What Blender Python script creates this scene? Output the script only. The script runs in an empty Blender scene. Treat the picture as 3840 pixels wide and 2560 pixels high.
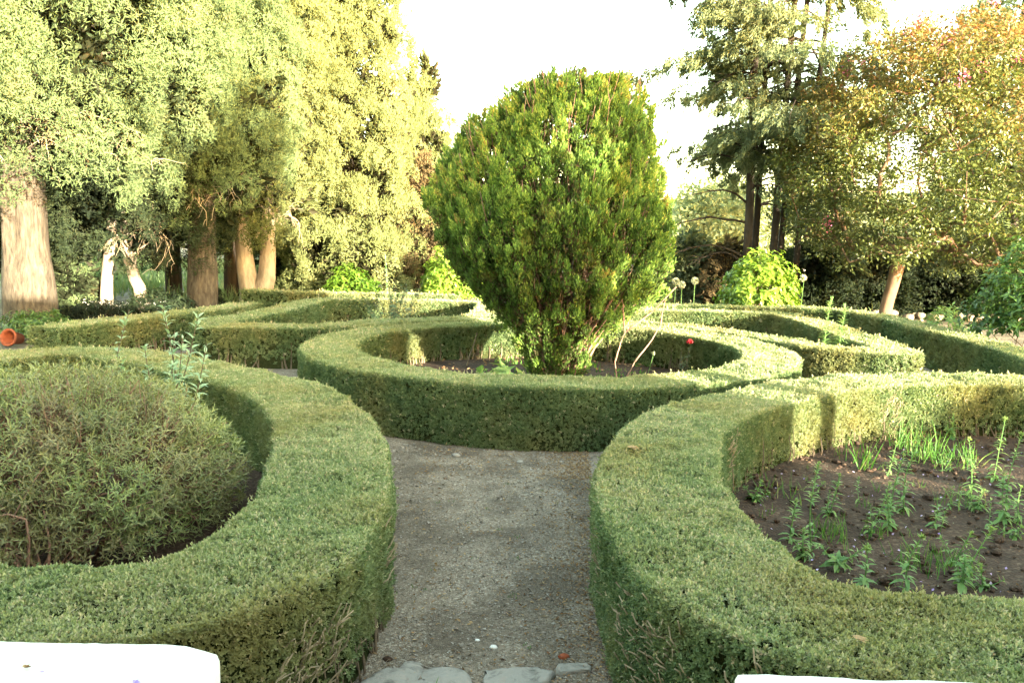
import bpy, math, random
import numpy as np
from mathutils import Matrix, Vector
random.seed(7)
R = np.random.default_rng
sc = bpy.context.scene
COL = sc.collection
CAMH = 2.2

# ------------------------------------------------------------------ maths
def nrm(a):
    a = np.asarray(a, float)
    return a / np.maximum(np.linalg.norm(a, axis=-1, keepdims=True), 1e-9)

def rdir(rng, n):
    return nrm(rng.normal(size=(n, 3)))

def frame(a):
    a = nrm(a)
    h = np.where(np.abs(a[:, 2:3]) < 0.9, np.array([[0, 0, 1.0]]), np.array([[1.0, 0, 0]]))
    u = nrm(np.cross(a, h))
    return u, np.cross(a, u)

def hash3(i, seed):
    i = i.astype(np.int64)
    h = (i[..., 0] * 73856093) ^ (i[..., 1] * 19349663) ^ (i[..., 2] * 83492791) ^ (seed * 2654435)
    h = (h ^ (h >> 13)) * 1274126177
    h = h ^ (h >> 16)
    return (h & 0xFFFF) / 65535.0

def vnoise(p, seed=0):
    """value noise 0..1"""
    p = np.asarray(p, float)
    i = np.floor(p); f = p - i; f = f * f * (3 - 2 * f)
    o = 0
    for dx in (0, 1):
        for dy in (0, 1):
            for dz in (0, 1):
                w = (f[..., 0] if dx else 1 - f[..., 0]) * (f[..., 1] if dy else 1 - f[..., 1]) * (f[..., 2] if dz else 1 - f[..., 2])
                o = o + w * hash3(i + np.array([dx, dy, dz]), seed)
    return o

def catmull(pts, step, closed=False):
    p = np.array(pts, float)
    n = len(p); out = []
    rng_ = range(n if closed else n - 1)
    for i in rng_:
        if closed:
            a, b, c, d = p[(i - 1) % n], p[i], p[(i + 1) % n], p[(i + 2) % n]
        else:
            a, b, c, d = p[max(i - 1, 0)], p[i], p[i + 1], p[min(i + 2, n - 1)]
        m = max(2, int(np.linalg.norm(c - b) / step))
        t = np.linspace(0, 1, m, endpoint=False)[:, None]
        out.append(0.5 * ((2 * b) + (-a + c) * t + (2 * a - 5 * b + 4 * c - d) * t * t + (-a + 3 * b - 3 * c + d) * t ** 3))
    if not closed:
        out.append(p[-1:])
    return np.vstack(out)

# ------------------------------------------------------------------ mesh gathering
class Geo:
    def __init__(s):
        s.v = []; s.q = []; s.r = []; s.n = 0
    def quads(s, V4, rnd):
        """V4 (N,4,3)"""
        N = len(V4)
        if N == 0: return
        s.v.append(V4.reshape(-1, 3)); s.q.append(np.arange(N * 4).reshape(N, 4) + s.n)
        s.r.append(np.repeat(np.broadcast_to(rnd, (N,)), 4)); s.n += N * 4
    def grid(s, G, rnd=0.5, closed_u=False, closed_v=False):
        """G (a,b,3) vertex grid"""
        a, b = G.shape[:2]
        idx = np.arange(a * b).reshape(a, b) + s.n
        if closed_u: idx = np.vstack([idx, idx[:1]])
        if closed_v: idx = np.hstack([idx, idx[:, :1]])
        q = np.stack([idx[:-1, :-1], idx[1:, :-1], idx[1:, 1:], idx[:-1, 1:]], -1).reshape(-1, 4)
        s.v.append(G.reshape(-1, 3)); s.q.append(q); s.r.append(np.full(a * b, rnd) if np.isscalar(rnd) else rnd.reshape(-1)); s.n += a * b
    def tube(s, pts, rad, sides=7, rnd=0.5, cap=True):
        pts = np.asarray(pts, float); rad = np.broadcast_to(np.asarray(rad, float), (len(pts),)).copy()
        if cap:
            pts = np.vstack([pts[:1], pts, pts[-1:]]); rad = np.concatenate([[1e-4], rad, [1e-4]])
        d = np.gradient(pts, axis=0); d[0] = d[min(1, len(d) - 1)] if cap else d[0]
        if cap: d[-1] = d[-2]
        d = nrm(d)
        u = np.zeros_like(d); ref = np.array([1.0, 0, 0]) if abs(d[0][0]) < .8 else np.array([0, 1.0, 0])
        for i in range(len(d)):
            ref = nrm(ref - d[i] * np.dot(ref, d[i])); u[i] = ref
        w = np.cross(d, u)
        a = np.linspace(0, 2 * np.pi, sides, endpoint=False)
        G = pts[:, None] + rad[:, None, None] * (u[:, None] * np.cos(a)[None, :, None] + w[:, None] * np.sin(a)[None, :, None])
        s.grid(G, rnd, closed_v=True)
    def build(s, name, mat, parent=None, smooth=False):
        me = bpy.data.meshes.new(name)
        if s.n:
            v = np.vstack(s.v).astype(np.float32); q = np.vstack(s.q).astype(np.int32); r = np.concatenate(s.r).astype(np.float32)
            me.vertices.add(len(v)); me.vertices.foreach_set('co', v.ravel())
            me.loops.add(q.size); me.loops.foreach_set('vertex_index', q.ravel())
            me.polygons.add(len(q)); me.polygons.foreach_set('loop_start', np.arange(0, q.size, 4, dtype=np.int32))
            me.polygons.foreach_set('use_smooth', np.full(len(q), smooth))
            at = me.attributes.new('rnd', 'FLOAT', 'POINT'); at.data.foreach_set('value', r)
            me.update(calc_edges=True)
        me.materials.append(mat)
        o = bpy.data.objects.new(name, me); COL.objects.link(o)
        if parent is not None: o.parent = parent
        return o

def tag(o, label=None, cat=None, group=None, kind=None):
    if label: o['label'] = label
    if cat: o['category'] = cat
    if group: o['group'] = group
    if kind: o['kind'] = kind
    return o

def thing(name, label, cat, loc=(0, 0, 0), group=None):
    o = bpy.data.objects.new(name, None); COL.objects.link(o); o.empty_display_size = .2
    o.location = loc
    return tag(o, label, cat, group)

# leaf = one folded diamond
def leaves(g, P, D, N, L, W, rnd, fold=0.12, mid=0.45):
    D = nrm(D); S = nrm(np.cross(D, N)); N2 = np.cross(S, D)
    L = np.broadcast_to(L, (len(P),))[:, None]; W = np.broadcast_to(W, (len(P),))[:, None]
    m = P + D * L * mid + N2 * W * fold
    g.quads(np.stack([P, m - S * W * .5, P + D * L - N2 * L * .06, m + S * W * .5], 1), rnd)

# leaf = bent strip with a fold, for plants seen close
def strips(g, P, D, N, L, W, rnd, curl=0.25, prof=((0, .18), (.3, .9), (.62, .8), (1, .04)), fold=.18):
    D = nrm(D); S = nrm(np.cross(D, N)); N2 = np.cross(S, D)
    n = len(P); L = np.broadcast_to(L, (n,))[:, None]; W = np.broadcast_to(W, (n,))[:, None]
    curl = np.broadcast_to(curl, (n,))[:, None]
    rows = []
    for t, w in prof:
        c = P + D * L * t * (1 - .25 * t * np.abs(curl)) - N2 * L * curl * t * t
        rows.append((c + S * W * .5 * w + N2 * W * fold * w, c, c - S * W * .5 * w + N2 * W * fold * w))
    for a, b in zip(rows[:-1], rows[1:]):
        g.quads(np.stack([a[0], a[1], b[1], b[0]], 1), rnd)
        g.quads(np.stack([a[1], a[2], b[2], b[1]], 1), rnd)

def shoots(g, P, A, k, ll, lw, sl, rng, rnd, th0=75, th1=20):
    """k leaves round each shoot"""
    A = nrm(A); u, w = frame(A); ph = rng.uniform(0, 6.28, len(P))
    ll = np.broadcast_to(ll, (len(P),)); lw = np.broadcast_to(lw, (len(P),)); sl = np.broadcast_to(sl, (len(P),))
    for j in range(k):
        t = j / max(1, k - 1); a = ph + j * 2.4
        th = np.radians(th0 + (th1 - th0) * t + rng.normal(0, 12, len(P)))[:, None]
        s = u * np.cos(a)[:, None] + w * np.sin(a)[:, None]
        D = A * np.cos(th) + s * np.sin(th); N = A * np.sin(th) - s * np.cos(th)
        leaves(g, P + A * (sl * t)[:, None], D, N, ll * rng.uniform(.7, 1.2, len(P)), lw * rng.uniform(.8, 1.2, len(P)),
               np.clip(rnd + rng.normal(0, .13, len(P)), 0, 1))

# ------------------------------------------------------------------ materials
def newmat(name):
    m = bpy.data.materials.new(name); m.use_nodes = True
    nt = m.node_tree; nt.nodes.clear()
    out = nt.nodes.new('ShaderNodeOutputMaterial')
    return m, nt, out

def ramp(nt, stops, fac):
    r = nt.nodes.new('ShaderNodeValToRGB'); e = r.color_ramp.elements
    while len(e) < len(stops): e.new(0.5)
    for el, (p, c) in zip(e, stops):
        el.position = p; el.color = (*c, 1)
    nt.links.new(fac, r.inputs[0]); return r.outputs[0]

def noise(nt, scale, detail=4, rough=.55, vec=None, dist=0):
    n = nt.nodes.new('ShaderNodeTexNoise'); n.inputs['Scale'].default_value = scale
    n.inputs['Detail'].default_value = detail; n.inputs['Roughness'].default_value = rough; n.inputs['Distortion'].default_value = dist
    if vec is not None: nt.links.new(vec, n.inputs['Vector'])
    return n.outputs[0]

def geopos(nt, scale=(1, 1, 1)):
    g = nt.nodes.new('ShaderNodeNewGeometry'); m = nt.nodes.new('ShaderNodeMapping')
    m.inputs['Scale'].default_value = scale; nt.links.new(g.outputs['Position'], m.inputs['Vector'])
    return m.outputs[0]

def mixc(nt, fac, a, b, mode='MIX'):
    m = nt.nodes.new('ShaderNodeMix'); m.data_type = 'RGBA'; m.blend_type = mode
    for sock, val in ((m.inputs[0], fac), (m.inputs[6], a), (m.inputs[7], b)):
        if isinstance(val, (int, float)): sock.default_value = val
        elif isinstance(val, tuple): sock.default_value = (*val, 1)
        else: nt.links.new(val, sock)
    return m.outputs[2]

def maprange(nt, v, a, b, c=0, d=1):
    m = nt.nodes.new('ShaderNodeMapRange'); nt.links.new(v, m.inputs[0])
    for i, x in enumerate((a, b, c, d)): m.inputs[i + 1].default_value = x
    return m.outputs[0]

def leafmat(name, stops, patch=None, patch_scale=1.2, patch_lo=.52, patch_hi=.72, patch_amt=.7, rough=.42, spec=.45, transl=.28):
    m, nt, out = newmat(name)
    at = nt.nodes.new('ShaderNodeAttribute'); at.attribute_name = 'rnd'
    c = ramp(nt, stops, at.outputs['Fac'])
    if patch:
        f = maprange(nt, noise(nt, patch_scale, 5, .6, geopos(nt)), patch_lo, patch_hi, 0, patch_amt)
        c = mixc(nt, f, c, patch)
    b = nt.nodes.new('ShaderNodeBsdfPrincipled'); nt.links.new(c, b.inputs['Base Color'])
    b.inputs['Roughness'].default_value = rough; b.inputs['Specular IOR Level'].default_value = spec
    t = nt.nodes.new('ShaderNodeBsdfTranslucent'); nt.links.new(mixc(nt, 1.0, c, (1.25, 1.25, .7), 'MULTIPLY'), t.inputs['Color'])
    mx = nt.nodes.new('ShaderNodeMixShader'); mx.inputs[0].default_value = transl
    nt.links.new(b.outputs[0], mx.inputs[1]); nt.links.new(t.outputs[0], mx.inputs[2]); nt.links.new(mx.outputs[0], out.inputs[0])
    return m

def solidmat(name, stops, scale=6, detail=6, stretch=(1, 1, 1), rough=.85, bump=.4, bscale=None, spec=.2, dist=0.3):
    m, nt, out = newmat(name)
    vec = geopos(nt, stretch)
    n = noise(nt, scale, detail, .62, vec, dist)
    b = nt.nodes.new('ShaderNodeBsdfPrincipled'); nt.links.new(ramp(nt, stops, n), b.inputs['Base Color'])
    b.inputs['Roughness'].default_value = rough; b.inputs['Specular IOR Level'].default_value = spec
    if bump:
        bp = nt.nodes.new('ShaderNodeBump'); bp.inputs['Strength'].default_value = bump; bp.inputs['Distance'].default_value = .03
        nt.links.new(noise(nt, bscale or scale * 2.5, 6, .65, vec), bp.inputs['Height']); nt.links.new(bp.outputs[0], b.inputs['Normal'])
    nt.links.new(b.outputs[0], out.inputs[0]); return m

M = {}
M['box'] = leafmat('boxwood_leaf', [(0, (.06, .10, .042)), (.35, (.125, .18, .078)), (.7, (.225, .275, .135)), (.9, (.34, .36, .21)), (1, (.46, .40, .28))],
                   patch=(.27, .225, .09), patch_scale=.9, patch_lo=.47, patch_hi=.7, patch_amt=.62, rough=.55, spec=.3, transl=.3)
M['boxcore'] = solidmat('hedge_interior', [(.3, (.02, .028, .011)), (.55, (.035, .042, .017)), (.75, (.065, .056, .028))], scale=30, bump=1, rough=1, spec=0)  # brown twig colour, darkened further to deepen shade between the leaves
M['twig'] = solidmat('grey_twig', [(.3, (.07, .05, .034)), (.7, (.2, .155, .11))], scale=20, bump=.3)
M['thuja'] = leafmat('thuja_spray', [(0, (.05, .035, .018)), (.18, (.045, .075, .018)), (.5, (.11, .2, .036)), (.8, (.2, .27, .055)), (.93, (.32, .33, .075)), (1, (.26, .2, .06))],
                     patch=(.16, .13, .03), patch_scale=2.2, patch_lo=.55, patch_hi=.75, patch_amt=.55, rough=.6, spec=.25)
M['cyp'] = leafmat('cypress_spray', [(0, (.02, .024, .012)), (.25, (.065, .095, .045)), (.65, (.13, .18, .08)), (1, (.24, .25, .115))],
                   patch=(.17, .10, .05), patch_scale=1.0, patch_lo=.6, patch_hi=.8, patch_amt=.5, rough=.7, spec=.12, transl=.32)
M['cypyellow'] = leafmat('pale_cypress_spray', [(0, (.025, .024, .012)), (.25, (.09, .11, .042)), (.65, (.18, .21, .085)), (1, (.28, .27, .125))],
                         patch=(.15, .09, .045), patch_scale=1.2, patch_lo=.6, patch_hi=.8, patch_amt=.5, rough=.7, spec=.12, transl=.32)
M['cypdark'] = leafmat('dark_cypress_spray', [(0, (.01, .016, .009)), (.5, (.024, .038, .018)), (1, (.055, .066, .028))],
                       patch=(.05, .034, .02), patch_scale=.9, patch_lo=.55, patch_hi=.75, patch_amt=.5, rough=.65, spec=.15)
M['brown'] = leafmat('withered_spray', [(0, (.03, .024, .012)), (.5, (.085, .064, .034)), (.85, (.14, .11, .055)), (1, (.08, .10, .035))], rough=.8, spec=.1)
M['cedar'] = leafmat('cedar_spray', [(0, (.035, .055, .035)), (.4, (.08, .11, .06)), (.8, (.145, .18, .085)), (1, (.23, .24, .12))],
                     patch=(.16, .165, .07), patch_scale=.6, patch_lo=.45, patch_hi=.7, patch_amt=.7, rough=.6, spec=.2)
M['crepe'] = leafmat('crepe_leaf', [(0, (.045, .06, .016)), (.35, (.075, .10, .025)), (.6, (.13, .115, .032)), (.8, (.22, .095, .035)), (1, (.29, .07, .04))], rough=.4, spec=.4)
M['pink'] = leafmat('pink_petal', [(0, (.4, .09, .2)), (1, (.62, .2, .36))], rough=.6, spec=.2)
M['bright'] = leafmat('broad_green_leaf', [(0, (.05, .11, .012)), (.5, (.11, .2, .022)), (1, (.2, .29, .045))], rough=.4, spec=.4, transl=.35)
M['dkleaf'] = leafmat('dark_green_leaf', [(0, (.02, .05, .014)), (.5, (.045, .1, .022)), (1, (.09, .15, .035))], rough=.35, spec=.45)
M['narrow'] = leafmat('narrow_leaf', [(0, (.08, .12, .04)), (.45, (.19, .235, .085)), (.85, (.36, .38, .16)), (1, (.28, .16, .1))],
                      patch=(.19, .14, .08), patch_scale=1.9, patch_lo=.40, patch_hi=.62, patch_amt=.7, rough=.4, spec=.4)
M['rstem'] = solidmat('reddish_stem', [(.3, (.11, .06, .042)), (.7, (.29, .18, .135))], scale=14, bump=.2)
M['weed'] = leafmat('weed_leaf', [(0, (.06, .14, .05)), (.5, (.13, .25, .08)), (1, (.25, .34, .12))], rough=.45, spec=.35, transl=.35)
M['grass'] = leafmat('grass_blade', [(0, (.03, .10, .015)), (.6, (.07, .18, .025)), (1, (.22, .22, .08))], rough=.5, spec=.3)
M['field'] = leafmat('field_grass', [(0, (.07, .12, .05)), (.6, (.14, .2, .09)), (1, (.3, .27, .14))], rough=.6, spec=.15)
M['valley'] = leafmat('hazy_valley_leaf', [(0, (.14, .18, .09)), (.6, (.24, .28, .15)), (1, (.36, .36, .21))], rough=.7, spec=.1)  # leaf colour lightened to carry the haze over far trees
M['silver'] = leafmat('grey_green_leaf', [(0, (.10, .18, .10)), (.5, (.18, .29, .17)), (1, (.30, .41, .27))], rough=.5, spec=.3)
M['rose'] = leafmat('rose_leaf', [(0, (.05, .1, .05)), (1, (.13, .19, .09))], rough=.45)
M['red'] = leafmat('red_petal', [(0, (.16, .006, .01)), (1, (.3, .014, .024))], rough=.6)
M['white'] = leafmat('white_petal', [(0, (.22, .25, .16)), (1, (.45, .46, .36))], rough=.6)
M['lilac'] = leafmat('lilac_petal', [(0, (.3, .2, .55)), (1, (.62, .52, .8))], rough=.6)
M['litter'] = leafmat('dry_leaf', [(0, (.10, .055, .03)), (.5, (.24, .14, .07)), (1, (.42, .3, .17))], rough=.8, spec=.1)
M['bark'] = solidmat('cypress_bark', [(.28, (.022, .017, .012)), (.5, (.068, .055, .041)), (.75, (.12, .10, .077))], scale=6, stretch=(2.6, 2.6, .6), bump=1, bscale=11)
M['barkpale'] = solidmat('pale_bark', [(.25, (.14, .105, .075)), (.5, (.27, .22, .17)), (.75, (.36, .31, .25))], scale=5, stretch=(1.5, 1.5, .5), bump=.6)
M['barkdark'] = solidmat('dark_bark', [(.25, (.012, .009, .007)), (.5, (.024, .018, .013)), (.75, (.045, .034, .026))], scale=5, stretch=(1.6, 1.6, .25), bump=.8)
M['barkcrepe'] = solidmat('smooth_tan_bark', [(.25, (.07, .042, .026)), (.5, (.125, .08, .052)), (.75, (.19, .13, .09))], scale=3, stretch=(1.4, 1.4, .5), bump=.3)
M['deadwood'] = solidmat('bare_dead_twig', [(.3, (.22, .17, .11)), (.7, (.42, .35, .25))], scale=10, bump=.2)
M['terra'] = solidmat('terracotta', [(.3, (.2, .05, .022)), (.7, (.3, .085, .04))], scale=8, bump=.2)
M['wire'] = solidmat('pale_wire', [(.3, (.5, .5, .47)), (.7, (.7, .7, .67))], scale=8, bump=0, rough=.5)
M['plaster'] = solidmat('plaster', [(.3, (.6, .57, .5)), (.7, (.76, .73, .66))], scale=2, bump=.2)
M['roof'] = solidmat('red_roof', [(.3, (.3, .1, .06)), (.7, (.46, .17, .1))], scale=4, bump=.4)
M['glass'] = solidmat('dark_pane', [(.3, (.02, .022, .025)), (.7, (.04, .042, .045))], scale=2, bump=0, rough=.15, spec=.5)

def stone_mat(name, base, dark, scale=3):
    m, nt, out = newmat(name)
    v = geopos(nt)
    c = ramp(nt, [(.3, dark), (.48, base), (.8, tuple(min(.86, x * 1.08) for x in base))], noise(nt, scale, 8, .65, v, .5))
    sp = maprange(nt, noise(nt, scale * 9, 3, .5, v), .66, .74, 0, .55)
    c = mixc(nt, sp, c, (.42, .3, .22))
    b = nt.nodes.new('ShaderNodeBsdfPrincipled'); nt.links.new(c, b.inputs['Base Color']); b.inputs['Roughness'].default_value = .75
    bp = nt.nodes.new('ShaderNodeBump'); bp.inputs['Strength'].default_value = .5; bp.inputs['Distance'].default_value = .02
    nt.links.new(noise(nt, scale * 6, 8, .7, v), bp.inputs['Height']); nt.links.new(bp.outputs[0], b.inputs['Normal'])
    nt.links.new(b.outputs[0], out.inputs[0]); return m
M['marble'] = stone_mat('white_stone', (.6, .595, .575), (.42, .4, .36), 2.2)
M['greystone'] = stone_mat('grey_stone', (.25, .232, .205), (.08, .073, .062), 11)

def gravel_mat(name, c0, c1, c2, moss, scale=55):
    m, nt, out = newmat(name)
    v = geopos(nt)
    vo = nt.nodes.new('ShaderNodeTexVoronoi'); vo.inputs['Scale'].default_value = scale; nt.links.new(v, vo.inputs['Vector'])
    sx = nt.nodes.new('ShaderNodeSeparateColor'); nt.links.new(vo.outputs['Color'], sx.inputs[0])
    c = ramp(nt, [(.0, c0), (.45, c1), (.8, c1), (1, c2)], sx.outputs[0])
    big = noise(nt, 1.6, 6, .65, v, .4)
    c = mixc(nt, maprange(nt, big, .44, .6, 0, .9), c, mixc(nt, .72, c, tuple(x * .55 for x in c0)))
    fine = noise(nt, 9, 6, .7, v)
    c = mixc(nt, maprange(nt, fine, .55, .75, 0, .45), c, moss)
    b = nt.nodes.new('ShaderNodeBsdfPrincipled'); nt.links.new(c, b.inputs['Base Color']); b.inputs['Roughness'].default_value = .9
    b.inputs['Specular IOR Level'].default_value = .2
    bp = nt.nodes.new('ShaderNodeBump'); bp.inputs['Strength'].default_value = .9; bp.inputs['Distance'].default_value = .012
    ad = nt.nodes.new('ShaderNodeMath'); ad.operation = 'SUBTRACT'
    nt.links.new(noise(nt, scale * .6, 4, .7, v), ad.inputs[0]); nt.links.new(vo.outputs['Distance'], ad.inputs[1])
    nt.links.new(ad.outputs[0], bp.inputs['Height']); nt.links.new(bp.outputs[0], b.inputs['Normal'])
    nt.links.new(b.outputs[0], out.inputs[0]); return m
M['path'] = gravel_mat('gravel', (.115, .088, .064), (.25, .205, .158), (.44, .39, .32), (.115, .095, .055), 95)
M['soil'] = gravel_mat('bed_soil', (.036, .021, .014), (.055, .034, .023), (.12, .085, .06), (.03, .02, .013), 40)
M['ground'] = gravel_mat('rough_ground', (.12, .10, .07), (.2, .17, .125), (.32, .28, .21), (.08, .10, .045), 20)
M['chip'] = solidmat('stone_chip', [(.3, (.12, .10, .08)), (.5, (.22, .195, .165)), (.7, (.4, .37, .33))], scale=40, bump=0)

# ------------------------------------------------------------------ ground
def sheet(name, pts, z, mat, sub=0):
    me = bpy.data.meshes.new(name); me.from_pydata([(x, y, z) for x, y in pts], [], [list(range(len(pts)))]); me.materials.append(mat)
    o = bpy.data.objects.new(name, me); COL.objects.link(o); tag(o, kind='structure'); return o
sheet('ground', [(-400, -60), (400, -60), (400, 700), (-400, 700)], 0, M['ground'])
sheet('path', [(-7.6, 2.6), (8.5, 2.6), (8.6, 19), (7.6, 22), (-6.5, 23), (-7.5, 16)], .004, M['path'])

RC = (0.52, 11.9)
RING = [(RC[0] + 3.13 * math.cos(a), RC[1] + 3.13 * math.sin(a)) for a in np.linspace(0, 2 * math.pi, 36, endpoint=False)]
LF = [(-6.35, 4.0), (-5.9, 3.35), (-4.5, 3.2), (-3, 3.2), (-2.0, 3.22), (-1.5, 3.34), (-1.18, 3.65), (-1.1, 4.1), (-1.1, 4.7), (-1.2, 5.3), (-1.38, 6.1), (-1.68, 7.0), (-2.12, 7.8),
      (-2.7, 8.5), (-3.4, 9.1), (-4.1, 9.68), (-4.8, 10.15), (-5.45, 10.33), (-5.95, 10.15), (-6.25, 9.5), (-6.4, 8.2), (-6.5, 6)]
RF = [(7.6, 5), (7.5, 8.0), (7.25, 8.9), (6.9, 9.3), (6.2, 9.47), (5.5, 9.5), (4.8, 9.43), (3.95, 9.2), (3.1, 8.65), (2.25, 7.9), (1.68, 7.2), (1.32, 6.5), (1.1, 5.75), (.98, 5.15), (.94, 4.6), (.95, 4.1),
      (1.02, 3.6), (1.28, 3.2), (1.75, 3.04), (2.4, 3.06), (3.5, 3.1), (5.2, 3.1), (6.8, 3.2), (7.4, 3.8)]
def arc(r, a0, a1, n):
    return [(RC[0] + r * math.cos(math.radians(a)), RC[1] + r * math.sin(math.radians(a))) for a in np.linspace(a0, a1, n)]
SR = [(5.62, 11.86), (5.2, 11.98), (4.72, 12.28)] + arc(4.0, 16, 68, 5) + [(1.75, 16.5), (1.8, 17.6), (2.15, 18.4), (2.9, 18.6), (4.4, 18.5), (5.5, 18.35), (6.0, 17.85), (6.05, 16.5), (5.95, 15), (5.83, 13.5), (5.78, 12.4)]
SL = [(-5.0, 13.75), (-4.2, 13.72), (-3.4, 13.8)] + arc(4.05, 146, 110, 4) + [(-.6, 16.6), (-.5, 18), (-.6, 19.5), (-1.1, 19.95), (-2.0, 20.05), (-3.2, 20.05), (-4.2, 19.95), (-4.72, 19.4), (-4.8, 17), (-5.0, 15.2), (-5.15, 14.2)]
BR = [(.6, 20.7), (1.6, 20.4), (3, 20.2), (5.4, 20.05), (7.1, 19.95), (7.85, 19.6), (8.08, 18.8), (8.1, 17.2), (7.97, 15.6), (7.85, 13.8), (7.6, 12), (7.35, 10.4), (8.3, 9.2)]
BL = [(-7.5, 13.1), (-7.35, 13.5), (-7.05, 14.4), (-6.55, 15.9), (-6.15, 17.4), (-6.02, 18.4)]
BB = [(-7.3, 22.7), (-6.0, 22.3), (-4.6, 22.3), (-3.2, 22.4), (-1.5, 22.3)]

def soil(name, ring, z, zmid=0):
    p = catmull(ring, .25, True); c = p.mean(0)
    k = 7; ts = np.linspace(0.02, 1, k)
    G = np.zeros((k, len(p), 3)); G[..., :2] = c + (p - c)[None] * ts[:, None, None]
    G[..., 2] = z + .05 * (vnoise(np.dstack([G[..., :2] * 1.7, 0 * G[..., :1]]), 3) - .5) + zmid * (1 - ts[:, None] ** 2)
    g = Geo(); g.grid(G, closed_v=True); o = g.build(name, M['soil'], smooth=True); tag(o, kind='structure'); return o
soil('soil_bed_front_left', LF, .06)
soil('soil_bed_front_right', RF, .09)
soil('soil_bed_centre', RING, .09, .05)
soil('soil_bed_back_right', SR, .07)
soil('soil_bed_back_left', SL, .07)

def limb(g, a, b, r0, r1, rng, sag=0.0, wob=.06, sides=7, n=7):
    a = np.asarray(a, float); b = np.asarray(b, float); t = np.linspace(0, 1, n)[:, None]
    L = np.linalg.norm(b - a)
    p = a + (b - a) * t; p += np.cumsum(rng.normal(0, wob * L / n, (n, 3)), 0) * np.sin(t * np.pi); p[:, 2] -= (sag * np.sin(t * np.pi))[:, 0]
    g.tube(p, np.linspace(r0, r1, n), sides)
    return p

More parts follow.
